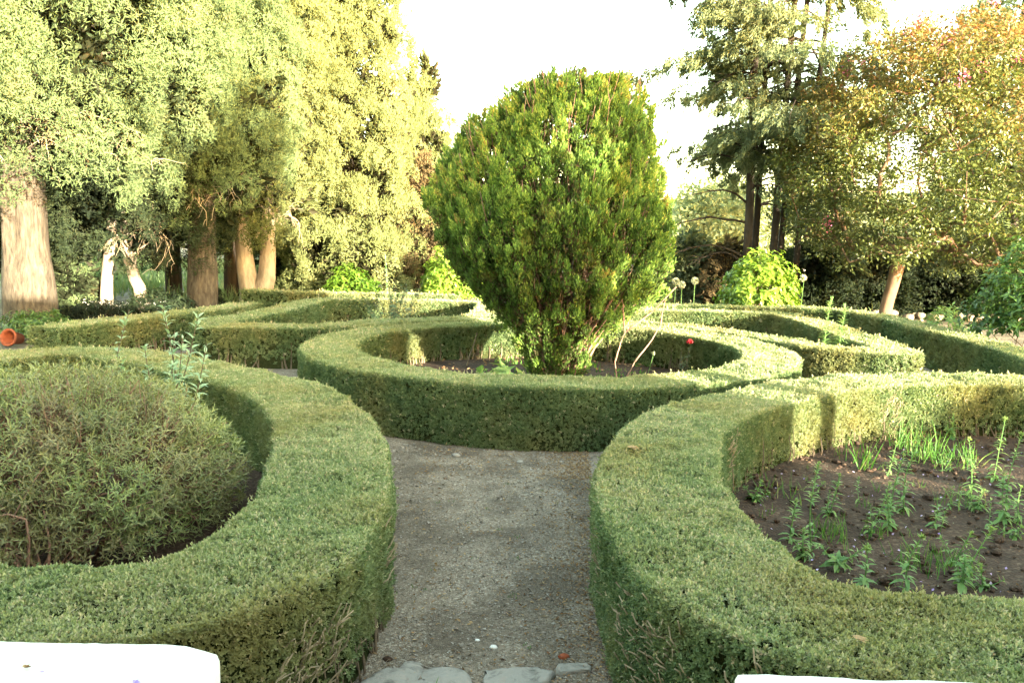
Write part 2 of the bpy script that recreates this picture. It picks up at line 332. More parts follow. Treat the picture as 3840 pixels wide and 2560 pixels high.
# ------------------------------------------------------------------ hedges
def hedge(label, cl, width, height, seed, closed=False, z0=0.0, stem_side=0, dry=0.0, dens=1.0, rough=.022, cuts=()):
    rng = R(seed)
    c = catmull(cl, .06, closed); n = len(c)
    d = (np.roll(c, -1, 0) - np.roll(c, 1, 0)) if closed else np.gradient(c, axis=0)
    d = nrm(d); nn = np.stack([d[:, 1], -d[:, 0]], 1)          # right-hand normal
    seg = np.linalg.norm(np.roll(c, -1, 0) - c, axis=1)
    if not closed: seg[-1] = 0
    hw = width / 2; rc = .07
    root = thing('hedge', label, 'hedge', (float(c[n // 2, 0]), float(c[n // 2, 1]), 0))
    off = np.array(root.location)
    def section(u, inset=0.0):
        """u in 0..1 round the section: right side up, over the top, down the left"""
        per = np.array([0, height, height + width, 2 * height + width]); t = u * per[-1]
        x = np.where(t < per[1], hw, np.where(t < per[2], hw - (t - per[1]), -hw)); z = np.where(t < per[1], t, np.where(t < per[2], height, per[3] - t))
        nx = np.where(t < per[1], 1.0, np.where(t < per[2], 0.0, -1.0)); nz = np.where((t >= per[1]) & (t < per[2]), 1.0, 0.0)
        e = np.clip(1 - (hw - np.abs(x)) / rc, 0, 1) * (z > height - rc) ; f = np.clip(1 - (height - z) / rc, 0, 1) * (np.abs(x) > hw - rc)
        # rounded shoulders
        sx = np.sign(x); nx2 = nx + .8 * sx * e * (nz > .5); nz2 = nz + .8 * f * (nz < .5)
        l = np.hypot(nx2, nz2); nx, nz = nx2 / l, nz2 / l
        rr = (e * (nz > .5) + f * (nz <= .5)) ** 2 * .02
        return x - sx * rr * (np.abs(x) > hw - rc) - nx * inset, z - rr - nz * inset, nx, nz
    # interior
    g = Geo(); us = np.linspace(0, 1, 26); x, z, nx, nz = section(us, .05)
    cc = c[::2]; nc = nn[::2]
    G = np.zeros((len(cc), len(us), 3)); G[..., :2] = cc[:, None] + nc[:, None] * x[None, :, None]; G[..., 2] = z0 + np.maximum(z, 0)[None]
    G[..., :2] += nc[:, None] * ((vnoise(G * 9, seed) - .5) * .03)[..., None]
    g.grid(G - off, closed_u=closed)
    if not closed:
        for e in (0, -1):
            g.grid(np.stack([G[e], np.broadcast_to(np.append(cc[e], z0 + height * .5), G[e].shape)]) - off)
    g.build('twig_interior', M['boxcore'], root)
    # shoots on the surface
    dist = np.hypot(c[:, 0], c[:, 1]); ls = .0175 * np.maximum(1, dist / 7.0)
    per = 2 * height + width
    cnt = seg * per * dens * 3.9 / (ls * ls * .42 * .62 * 7)
    N = rng.poisson(cnt); i = np.repeat(np.arange(n), N)
    j = (i + 1) % n if closed else np.minimum(i + 1, n - 1)
    f = rng.random(len(i))[:, None]
    bp = c[i] * (1 - f) + c[j] * f; bn = nrm(nn[i] * (1 - f) + nn[j] * f)
    u = rng.random(len(i)); x, z, nx, nz = section(u)
    P = np.zeros((len(i), 3)); P[:, :2] = bp + bn * x[:, None]; P[:, 2] = z0 + z
    Nn = np.zeros_like(P); Nn[:, :2] = bn * nx[:, None]; Nn[:, 2] = nz
    bump = (vnoise(P * 1.6, seed + 2) - .5) * rough * 1.6 + (vnoise(P * 4.1, seed) - .5) * rough * 1.4 + (vnoise(P * 9, seed + 1) - .5) * rough * 1.6
    # scrappy, thinner patches low on the sides
    thin = vnoise(P * np.array([2.2, 2.2, 1.2]), seed + 5)
    low = np.clip(1 - z / (height * .62), 0, 1)
    side = np.abs(nz) < .4
    sd = np.where(nx > 0, 1, -1)
    bare = np.where(side & ((sd == stem_side) | (stem_side == 2)), low * 1.25 * (thin > .3), low * .75 * (thin > .62))
    keep = rng.random(len(P)) > bare * side
    P, Nn, bump, nz, i, z = P[keep], Nn[keep], bump[keep], nz[keep], i[keep], z[keep]
    depth = np.abs(rng.normal(0, .013, len(P)))
    L = ls[i]
    A = Nn * rng.uniform(.35, 1.1, (len(P), 1)) + np.array([0, 0, 1.0]) * np.where(nz > .4, .25, .6)[:, None] + rng.normal(0, .34, P.shape); A = nrm(A)
    P = P + Nn * (bump - depth)[:, None] - Nn * (L * 1.25 * np.clip((A * Nn).sum(1), .1, 1))[:, None]
    P[:, 2] = np.maximum(P[:, 2], z0 + .01)
    base = .28 + .3 * vnoise(P * 1.7, seed + 9) + .25 * vnoise(P * 14, seed + 11) + np.where(nz > .5, .13, -.27) + rng.normal(0, .1, len(P)) + dry  # clipped tops paler; sides toned down to paint in their shade
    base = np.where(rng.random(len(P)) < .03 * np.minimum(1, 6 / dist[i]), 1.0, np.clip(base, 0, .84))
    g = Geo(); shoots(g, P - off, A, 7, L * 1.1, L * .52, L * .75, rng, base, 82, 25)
    # new sprigs that stand proud
    ns = int(len(P) * .012); k = rng.integers(0, len(P), ns)
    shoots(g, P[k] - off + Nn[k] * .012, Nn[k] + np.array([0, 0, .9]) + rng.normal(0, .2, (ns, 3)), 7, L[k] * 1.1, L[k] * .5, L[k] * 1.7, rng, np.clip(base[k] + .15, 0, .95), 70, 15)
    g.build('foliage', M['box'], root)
    if not closed:
        for e, sg in ((0, -1), (n - 1, 1)):
            m_ = int(width * height * 3.4 / (ls[e] ** 2 * .26 * 7)); Pe = np.zeros((m_, 3)); Pe[:, :2] = c[e] + nn[e] * rng.uniform(-hw, hw, m_)[:, None] + d[e] * sg * (.02 + np.abs(rng.normal(0, .015, m_)))[:, None]; Pe[:, 2] = rng.uniform(0.01, height - .02, m_)
            Ae = np.append(d[e] * sg, .5) + rng.normal(0, .35, (m_, 3)); gE = Geo(); shoots(gE, Pe - off, Ae, 7, ls[e] * 1.1, ls[e] * .52, ls[e] * .75, rng, np.clip(rng.normal(.4, .15, m_), 0, .84), 82, 25); gE.build('end_foliage', M['box'], root)
    # woody stems seen on the bare sides and poking through
    g = Geo(); m = int(seg.sum() * (22 if stem_side else 9))
    for _ in range(m):
        a = rng.integers(0, n); s_ = stem_side if stem_side in (1, -1) else rng.choice([-1, 1])
        b = c[a] + nn[a] * s_ * (hw - (rng.uniform(.015, .05) if s_ == stem_side or stem_side == 2 else rng.uniform(.04, .07))); h = height * rng.uniform(.25, .7)
        sw = rng.normal(0, .07, 2) * np.abs(d[a])
        p0 = np.append(b, z0); p1 = np.append(b + sw * .7 - nn[a] * s_ * .01, z0 + h * .5); p2 = np.append(b + sw * .6 - nn[a] * s_ * .03, z0 + h)
        pts = catmull([p0, p1, p2], h / 4); r0 = .0045 * max(1, dist[a] / 6) * rng.uniform(.6, 1.3)
        g.tube(pts - off, np.linspace(r0 * 1.3, r0 * .5, len(pts)), 4)
    gt = Geo()
    for px_, py_, k_ in cuts:       # bundles of pale clipped twig ends
        a = int(np.argmin(np.hypot(c[:, 0] - px_, c[:, 1] - py_))); s_ = 1 if np.dot(np.array([px_, py_]) - c[a], nn[a]) > 0 else -1
        z_c = rng.uniform(.25, .45)
        for _ in range(k_ * 2):
            zz = z_c + rng.normal(0, .1); b = c[a] + d[a] * rng.normal(0, .09) + nn[a] * s_ * (hw - .05); e = b + nn[a] * s_ * rng.uniform(.05, .085) + d[a] * rng.normal(0, .03)
            limb(gt, np.append(b, zz) - off, np.append(e, zz + rng.uniform(.04, .15)) - off, rng.uniform(.004, .007), .003, rng, 0, .15, 5, 4)
    if cuts: gt.build('cut_twigs', M['deadwood'], root)['kind'] = 'stuff'
    g.build('stem', M['twig'], root)['kind'] = 'stuff'
    return root

hedge('curved box hedge around the narrow-leaved rounded bush, beside the white slab', LF, .84, .7, 11, stem_side=1, dry=.02, cuts=((-.75, 3.3, 26), (-.72, 3.6, 10), (-.72, 4.5, 6)))
hedge('sweeping box hedge enclosing the weedy soil bed on the right of the path', RF, .85, .7, 12, stem_side=-1, dry=.05, cuts=((.55, 3.75, 22), (.6, 3.3, 34), (.5, 4.5, 10), (.75, 2.8, 26), (1.9, 6.6, 22), (4.2, 8.8, 40)))
hedge('ring-shaped box hedge encircling the round thuja', RING, .8, .7, 13, closed=True, stem_side=-1)
hedge('pointed box hedge bed behind the ring, with lily stalks rising inside', SR, .68, .7, 14, closed=True, stem_side=2, dry=.03)
hedge('pointed box hedge bed behind the ring, with the pink rose bush inside', SL, .68, .7, 15, closed=True, stem_side=2, dry=.03)
hedge('long outer box hedge running along the back and past the crepe myrtle trunk', BR, .62, .7, 16)
hedge('outer box hedge in front of the thick cypress trunk and white trunks', BL, .7, .68, 17, stem_side=1, dry=.06)
hedge('short dark box hedge near the forked pale trunk', BB, .6, .7, 18)

# ------------------------------------------------------------------ crowns
def plumes(g, C, A, ln, rd, m, ll, lw, rng, tone, flat=1.0, tipmix=.6):
    """each plume: m spray faces over an ellipsoid at C along A"""
    n = len(C); A = nrm(A); u, w = frame(A)
    ln = np.broadcast_to(ln, (n,)); rd = np.broadcast_to(rd, (n,)); tone = np.broadcast_to(tone, (n,))
    k = np.repeat(np.arange(n), m); d = rdir(rng, n * m)
    d[:, 0] = np.abs(d[:, 0]) * np.where(rng.random(n * m) < .8, 1, -1)
    sh = rng.uniform(.55, 1.05, n * m)
    O = A[k] * (d[:, :1] * ln[k][:, None]) + u[k] * (d[:, 1:2] * rd[k][:, None]) + w[k] * (d[:, 2:3] * (rd[k] * flat)[:, None])
    Dl = A[k] * tipmix + nrm(O) * .7 + rng.normal(0, .35, O.shape)
    Nn = nrm(O) + rng.normal(0, .4, O.shape)
    s = rng.uniform(.7, 1.3, n * m)
    leaves(g, C[k] + O * sh[:, None], Dl, Nn, ll * s, lw * s, np.clip(tone[k] + rng.normal(0, .14, n * m) + .1 * (d[:, 0] - .3), 0, 1), fold=.2)

def interp(z, table):
    t = np.array(table); return np.interp(z, t[:, 0], t[:, 1])

def crown_shell(rng, n, prof, cx=0, cy=0, lobe=.25, lf=1.1, seed=0, shell=(.86, 1.02)):
    """points on a lumpy solid of revolution; prof: [(z, r)]"""
    t = np.array(prof); zz = np.linspace(t[0, 0], t[-1, 0], 200); w = interp(zz, prof) + .15; cdf = np.cumsum(w); cdf /= cdf[-1]
    z = np.interp(rng.random(n), cdf, zz); a = rng.uniform(0, 2 * np.pi, n)
    r = interp(z, prof); dirs = np.stack([np.cos(a), np.sin(a), 0 * a], 1)
    q = np.stack([np.cos(a) * 1.6 * lf, np.sin(a) * 1.6 * lf, z * .55 * lf], 1)
    r = r * (1 - lobe + 2 * lobe * vnoise(q + 20, seed)) * rng.uniform(*shell, n)
    P = dirs * r[:, None]; P[:, 2] = z; P[:, 0] += cx; P[:, 1] += cy
    return P, dirs

def tree_root(name, label, x, y, cat='tree', group=None): return thing(name, label, cat, (x, y, 0), group)

def trunk_tube(g, pts, radii, rng, sides=36, flute=.15, step=.25):
    p = catmull(pts, step); n = len(p); rad = np.interp(np.linspace(0, 1, n), np.linspace(0, 1, len(radii)), radii)
    d = nrm(np.gradient(p, axis=0)); u, w = frame(d); u = u * 0 + np.array([1.0, 0, 0]); u = nrm(u - d * (u * d).sum(1, keepdims=True)); w = np.cross(d, u)
    a = np.linspace(0, 2 * np.pi, sides, endpoint=False)
    ff = 1 + flute * (vnoise(np.stack([np.cos(a)[None] * 2.2 + 0 * p[:, :1], np.sin(a)[None] * 2.2 + 0 * p[:, :1], p[:, 2:3] * .35 + 0 * a[None]], -1), int(rng.integers(99))) - .5) * 2
    ff = ff + flute * .7 * (vnoise(np.stack([np.cos(a)[None] * 6.5 + 0 * p[:, :1], np.sin(a)[None] * 6.5 + 0 * p[:, :1], p[:, 2:3] * 1.1 + 0 * a[None]], -1), 31) - .5)
    G = p[:, None] + (rad[:, None] * ff)[..., None] * (u[:, None] * np.cos(a)[None, :, None] + w[:, None] * np.sin(a)[None, :, None])
    g.grid(G, closed_v=True)

def conifer(label, x, y, prof, n, mat, seed, trunk=None, tr=.25, bark='bark', ln=.42, rd=.26, m=110, ll=.12, lw=.05, lean=(0, 0), lobe=.22, up=.7, tone=.5, name='cypress_tree', dead=0, flat=1.0, inner=.3, lf=1.1, gap=1.12):
    rng = R(seed); root = tree_root(name, label, x, y)
    zt = prof[-1][0]
    g = Geo()
    for tk in (trunk or [[(0, 0, -.1), (lean[0] * .3, lean[1] * .3, zt * .3), (lean[0], lean[1], zt * .92)]]):
        k = len(tk); trunk_tube(g, tk, [tr * 1.35, tr, tr * .8, tr * .3][:max(2, k)] if k > 2 else [tr * 1.2, tr * .4], rng)
    z0 = prof[0][0]
    for _ in range(26):
        z = rng.uniform(z0, zt * .85); a = rng.uniform(0, 6.28); r = float(interp(z, prof)) * .5
        limb(g, (0, 0, z - .5), (r * math.cos(a), r * math.sin(a), z + .1), tr * .22, .015, rng, 0, .1, 5)
    g.build('trunk', M[bark], root, True)
    nl = max(14, int(n / 8.5)); P, d = crown_shell(rng, nl * 6, prof, lobe=lobe, seed=seed, lf=lf, shell=(.78, 1.0))
    lr0 = ln * 1.75; keepi = []
    for i in range(len(P)):           # spread the clumps out
        if len(keepi) >= nl: break
        if not keepi or np.min(np.linalg.norm(P[keepi] - P[i], axis=1)) > lr0 * gap: keepi.append(i)
    P, d = P[keepi], d[keepi]; nl = len(P)
    rr = interp(P[:, 2], prof); lr = np.minimum(lr0 * rng.uniform(.6, 1.25, nl), .2 + rr * .5)
    C = P - d * (lr * .35)[:, None]
    tk = np.maximum(20, (m * 11.5 * (lr / lr0) ** 2 * np.maximum(.6, (lr0 / .75) ** 2 * .75))).astype(int); k = np.repeat(np.arange(nl), tk); N = len(k); q = rdir(rng, N)
    out = nrm(d + np.array([0, 0, .25 * np.sign(up)])); sgn = (q * out[k]).sum(1); q = np.where((sgn < -.3)[:, None], -q, q)
    NS = 24; sd_ = rdir(rng, nl * NS).reshape(nl, NS, 3); so = (sd_ * out[:, None]).sum(2); sd_ = np.where((so < -.35)[..., None], -sd_, sd_)
    sr = rng.uniform(.24, .46, (nl, NS)); ji = rng.integers(0, NS, N); qs = sd_[k, ji]; q = nrm(q + qs * .7)
    T = C[k] + (qs * (lr[k] * rng.uniform(.66, .95, (nl, NS))[k, ji])[:, None] + q * (lr[k] * sr[k, ji] * (1 - np.minimum(.5, rng.exponential(.12, N))))[:, None]) * np.array([1, 1, 1.15])
    tn = (tone + .3 * (vnoise(P * .7, seed + 3) - .5) + rng.normal(0, .07, nl))[k] + rng.normal(0, .07, (nl, NS))[k, ji] + rng.normal(0, .06, N)
    A = q * .35 + np.array([0, 0, up * .8]) + rng.normal(0, .38, q.shape)
    g = Geo()
    for j in range(3):
        D = A + rng.normal(0, .4, A.shape)
        leaves(g, T + rng.normal(0, .03, T.shape) - nrm(D) * ll * .4, D, q + rng.normal(0, .22, q.shape), ll * .84 * rng.uniform(.6, 1.35, N), lw * .5 * rng.uniform(.6, 1.2, N), np.clip(tn + rng.normal(0, .06, N), 0, 1), fold=.2)
    zt_ = np.linspace(prof[-1][0] * .72, prof[-1][0], 26); rt_ = interp(zt_, prof); Ct = np.stack([rng.normal(0, .25, 26) * rt_, rng.normal(0, .25, 26) * rt_, zt_], 1)
    plumes(g, Ct, np.array([[0, 0, 1.0]] * 26) + rng.normal(0, .15, (26, 3)), .4, np.maximum(.07, rt_ * .7), 150, ll * .8, lw * .8, rng, np.full(26, tone + .05))
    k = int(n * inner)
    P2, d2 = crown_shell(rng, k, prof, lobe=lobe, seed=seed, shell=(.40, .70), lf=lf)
    plumes(g, P2, d2 + np.array([0, 0, up]), ln * 1.3, rd * 1.6, 50, ll * 2.0, lw * 2.6, rng, np.full(k, .0))  # inner sprays darkened, painting shade into the gaps between clumps
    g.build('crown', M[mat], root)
    if dead:
        g = Geo()
        for _ in range(dead):
            a = rng.uniform(-2.6, .2); z = z0 + rng.uniform(-.1, .8); r = float(interp(z0 + .8, prof)) * rng.uniform(.45, .85)
            e = np.array([r * math.cos(a), r * math.sin(a), z - rng.uniform(-.1, .5)])
            p = limb(g, (0, 0, z + .2), e, .022, .008, rng, -.2, .12, 5)
            for _ in range(9):
                q = p[rng.integers(2, len(p))]; e2 = q + rng.normal(0, .26, 3) + np.array([.1 * math.cos(a), -.15, -.16]); p2 = limb(g, q, e2, .009, .004, rng, -.08, .2, 4, 5)
                for _ in range(2): q2 = p2[rng.integers(1, 5)]; limb(g, q2, q2 + rng.normal(0, .15, 3) + np.array([0, -.05, -.1]), .005, .003, rng, -.05, .2, 4, 4)
        g.build('dead_branches', M['deadwood'], root, True)
    return root

# left-hand row of cypresses
conifer('huge grey-green cypress with the thickest trunk, at the left edge', -10.6, 18.0, [(4.0, 2.2), (4.4, 3.6), (5.4, 4.2), (7, 4.3), (10, 3.8), (13, 2.6), (16, .6)], 1500, 'cyp', 21,
        trunk=[[(0, 0, -.1), (-.03, 0, 1.2), (-.05, 0, 3), (0, 0, 13)]], tr=.40, dead=36, ln=.72, rd=.34, m=95, up=.5)
conifer('cypress with a single tan trunk and low dark tuft, second from the left', -7.95, 21, [(2.95, 1.1), (3.3, 1.9), (4.4, 2.2), (7, 2.4), (10, 2.2), (13, 1.6), (15, .4)], 850, 'cyp', 22,
        trunk=[[(-.05, 0, -.1), (0, 0, 1.2), (.05, 0, 3), (.5, 0, 12)]], tr=.27, dead=8, m=95, up=.6)
conifer('cypress on a forked sunlit trunk, behind the single tan trunk', -7.35, 23.4, [(2.45, .7), (2.9, 1.5), (4.2, 1.9), (8, 2.1), (12, 1.8), (15.5, .4)], 800, 'cypyellow', 23,
        trunk=[[(-.02, 0, -.1), (-.1, 0, .5), (-.26, 0, 1.2), (-.48, 0, 3.2)], [(.06, 0, -.1), (.12, 0, .5), (.33, 0, 1.0), (.42, .1, 3.4)]], tr=.25, bark='barkpale', dead=6, m=95)
conifer('broad pale yellow-green cypress leafy down to the hedge', -5.25, 26, [(.2, 1.2), (1.0, 2.0), (2.5, 2.1), (5, 2.2), (8, 1.95), (11, 1.6), (14, 1.0), (17, .2)], 1300, 'cypyellow', 24, tr=.3, m=95, up=.8, tone=.55)
conifer('pointed pale cypress with a slim tall spire beside the thuja', -3.35, 31, [(.2, 1.0), (1.5, 1.5), (4, 1.5), (5.6, 1.1), (6.8, .6), (7.8, .3), (8.7, .06)], 620, 'cypyellow', 25, tr=.1, inner=.06, m=80, ln=.36, rd=.14, up=1.6, tone=.6)
conifer('pointed pale cypress with the lower of the two spires', -3.95, 32, [(.2, 1.0), (2, 1.5), (4, 1.45), (5.6, 1.0), (6.8, .6), (7.7, .3), (8.4, .06)], 600, 'cypyellow', 26, tr=.1, inner=.06, m=80, ln=.36, rd=.14, up=1.6, tone=.6)
conifer('withered brown conifer between the pale cypress and the thuja', -2.9, 26.5, [(.1, .9), (1, 1.35), (2.5, 1.25), (3.6, .8), (4.6, .2)], 330, 'brown', 27, tr=.12, bark='barkdark', m=70, ln=.45, rd=.2, up=-.8)
conifer('pale green conifer with drooping fronds left of the withered one', -4.55, 24.4, [(.1, .9), (.6, 1.15), (1.4, .95), (2.3, .55), (3.0, .1)], 240, 'cypyellow', 28, tr=.08, m=70, ln=.4, rd=.14, up=-.1, tone=.6)

# ------------------------------------------------------------------ round thuja in the ring
def thuja():
    rng = R(31); TX, TY = .66, 12.0
    root = thing('thuja_tree', 'round-headed thuja on many bare stems inside the ring hedge', 'tree', (TX, TY, 0))
    tab = [(z_ * .955, r_ * (.93 if z_ > 1.6 else 1.04), c_) for z_, r_, c_ in [(.1, .30, 0), (.3, .40, 0), (.87, .62, .0), (1.25, .96, .04), (1.5, 1.24, .1), (1.9, 1.62, .03), (2.15, 1.74, -.05), (2.54, 1.76, -.07), (3.05, 1.63, -.11), (3.57, 1.48, -.12), (3.88, 1.34, -.05),
           (4.1, 1.14, .12), (4.35, .9, .18), (4.55, .6, .28), (4.68, .25, .3)]]
    prof = [(a, b) for a, b, c in tab]; cen = [(a, c) for a, b, c in tab]
    # fan of stems
    g = Geo()
    for k in range(170):
        a = rng.uniform(0, 6.28); q = math.sqrt(rng.uniform(0.02, 1)); zt = rng.uniform(1.2, 4.1)
        r1 = float(interp(zt, prof)) * q * .93; cx = float(interp(zt, cen)); r0 = .30 * q
        r2 = .5 * (r0 + r1) * .8
        p = catmull([(r0 * math.cos(a), r0 * math.sin(a), 0), (r2 * math.cos(a) * .9 + cx * .3, r2 * math.sin(a) * .9, zt * .45), (r1 * math.cos(a) + cx, r1 * math.sin(a), zt)], .3)
        t0 = rng.uniform(.012, .03); g.tube(p, np.linspace(t0, .005, len(p)), 5)
    for k in range(500):     # thin upright twigs behind the tufts
        z = rng.uniform(.9, 4.1); a = rng.uniform(0, 6.28); r = float(interp(z, prof)) * rng.uniform(.72, .95); cx = float(interp(z, cen))
        b = np.array([r * math.cos(a) + cx, r * math.sin(a), z]); e = b + np.array([.12 * math.cos(a), .12 * math.sin(a), rng.uniform(.25, .5)]) + rng.normal(0, .04, 3)
        g.tube(np.stack([b, (b + e) / 2 + rng.normal(0, .015, 3), e]), [.006, .005, .003], 4)
    g.build('trunk', M['rstem'], root, True)
    g = Geo(); n = 2500
    P, d = crown_shell(rng, n, prof, lobe=.13, seed=5, shell=(.84, 1.05), lf=2.6)
    P[:, 0] += np.interp(P[:, 2], [a for a, b in cen], [b for a, b in cen])
    P[:, 2] += rng.uniform(-.08, .08, n)
    keep = (rng.random(n) < np.clip((P[:, 2] - .1) / 1.5, .45, 1)) & (vnoise(P * 3.3, 77) > .16)
    P, d = P[keep], d[keep]; n = len(P)
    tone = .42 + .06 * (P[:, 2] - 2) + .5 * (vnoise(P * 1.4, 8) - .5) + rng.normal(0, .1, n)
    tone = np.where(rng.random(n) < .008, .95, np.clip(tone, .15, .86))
    A = d * .38 + np.array([0, 0, 1.0]) + rng.normal(0, .12, P.shape)
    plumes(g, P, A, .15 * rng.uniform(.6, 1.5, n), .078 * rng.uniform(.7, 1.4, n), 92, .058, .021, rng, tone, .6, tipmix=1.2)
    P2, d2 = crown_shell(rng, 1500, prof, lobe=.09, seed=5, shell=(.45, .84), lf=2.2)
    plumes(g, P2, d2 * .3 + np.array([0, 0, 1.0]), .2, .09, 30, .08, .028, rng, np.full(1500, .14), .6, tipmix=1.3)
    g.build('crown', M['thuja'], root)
thuja()

# ------------------------------------------------------------------ spreading crowns grown towards twig targets
def grow(root, targets, rng, r_tip=.008, power=.45, bend=.18, bias=.6):
    nodes = [np.array(root, float)]; par = [-1]; tips = []
    order = np.argsort(np.linalg.norm(targets - root, axis=1))
    for ti in order:
        T = targets[ti]; Nn = np.array(nodes)
        dd = np.linalg.norm(Nn - T, axis=1) + bias * np.maximum(0, Nn[:, 2] - T[2] + .05)
        i = int(np.argmin(dd)); a = nodes[i]; L = np.linalg.norm(T - a); m = max(1, int(L / .35))
        w = rng.normal(0, bend * L * .35, 3); prev = i
        for k in range(1, m + 1):
            t = k / m; nodes.append(a + (T - a) * t + w * math.sin(math.pi * t) + np.array([0, 0, .08 * L * math.sin(math.pi * t)])); par.append(prev); prev = len(nodes) - 1
        tips.append(prev)
    cnt = np.zeros(len(nodes))
    for t in tips:
        while t >= 0: cnt[t] += 1; t = par[t]
    rad = r_tip * np.maximum(cnt, 1) ** power
    return np.array(nodes), np.array(par), rad, tips

def grow_mesh(g, nodes, par, rad, sides=6):
    ch = {}
    for i, p in enumerate(par): ch.setdefault(int(p), []).append(i)
    stack = [(0, None)]
    heads = [(0, c) for c in ch.get(0, [])]
    while heads:
        a, b = heads.pop(); pts = [nodes[a], nodes[b]]; rr = [min(rad[a], rad[b] * 1.25), rad[b]]; cur = b
        while True:
            k = ch.get(cur, [])
            if not k: break
            k = sorted(k, key=lambda q: -rad[q]); heads += [(cur, q) for q in k[1:]]
            cur = k[0]; pts.append(nodes[cur]); rr.append(rad[cur])
        g.tube(np.array(pts), rr, sides if rr[0] > .02 else 4)

def crepe():
    rng = R(41); x, y = 10.0, 22.0
    root = tree_root('crepe_myrtle', 'spreading crepe myrtle on a leaning tan trunk with reddish leaves and pink flowers', x, y)
    cx, rx, ry, rz, cz = 1.55, 4.6, 4.0, 3.7, 4.5
    T = []
    while len(T) < 1050:
        d = rdir(rng, 1)[0]; r = rng.uniform(.5, 1.0) ** .6; p = d * r
        q = np.array([cx + p[0] * rx * (1 + .0 * p[2]), p[1] * ry, cz + p[2] * rz])
        lo = 1.75 + .35 * math.sin(q[0] * 1.9) + .3 * vnoise(np.array([q[0], q[1], 0.0]) * .9, 2)
        if q[2] < lo or (q[0] < -1.2 and q[2] > 4.6 + (q[0] + 3.2) * 1.5) or vnoise(q * .75, 12) < .16: continue
        T.append(q)
    T = np.array(T)
    fork = np.array([.28, 0, 1.65])
    nodes, par, rad, tips = grow(fork, T, rng, .008, .40, .2, .8)
    g = Geo(); grow_mesh(g, nodes, par, np.minimum(rad, .085), 7)
    trunk_tube(g, [(0, 0, -.1), (.05, 0, .6), (.18, 0, 1.2), (.28, 0, 1.75)], [.2, .165, .16, .175], rng, 14, .12, .12)
    g.build('trunk', M['barkcrepe'], root, True)
    g = Geo(); m = 92
    k = np.repeat(np.arange(len(T)), m); n = len(k)
    O = rdir(rng, n) * (rng.random(n) ** .5)[:, None] * np.array([.40, .40, .27])
    P = T[k] + O
    tone = .27 + .088 * (P[:, 2] - 3.2) + .03 * (P[:, 0] - 1) + .45 * (vnoise(P * .8, 4) - .5) + rng.normal(0, .1, n)
    leaves(g, P, nrm(O) + rng.normal(0, .5, O.shape) + np.array([0, 0, -.1]), np.array([0, 0, 1.0]) + rng.normal(0, .55, O.shape), .105 * rng.uniform(.7, 1.3, n), .06, np.clip(tone, 0, 1))
    g.build('crown', M['crepe'], root)
    g = Geo(); top = T[(T[:, 2] > 4.4 + .25 * np.abs(T[:, 0] - 3))]; top = top[rng.permutation(len(top))[:38]]
    extra = T[rng.permutation(len(T))[:5]]
    for c in np.vstack([top, extra]):
        mm = 34; O = rdir(rng, mm) * rng.uniform(.3, 1, (mm, 1)) * np.array([.16, .16, .24]); Pp = c + np.array([0, -.2, .38]) + O
        leaves(g, Pp, O + rng.normal(0, .1, O.shape), rdir(rng, mm), .075, .06, rng.uniform(0, 1, mm))
    g.build('blossom', M['pink'], root)['kind'] = 'stuff'
crepe()

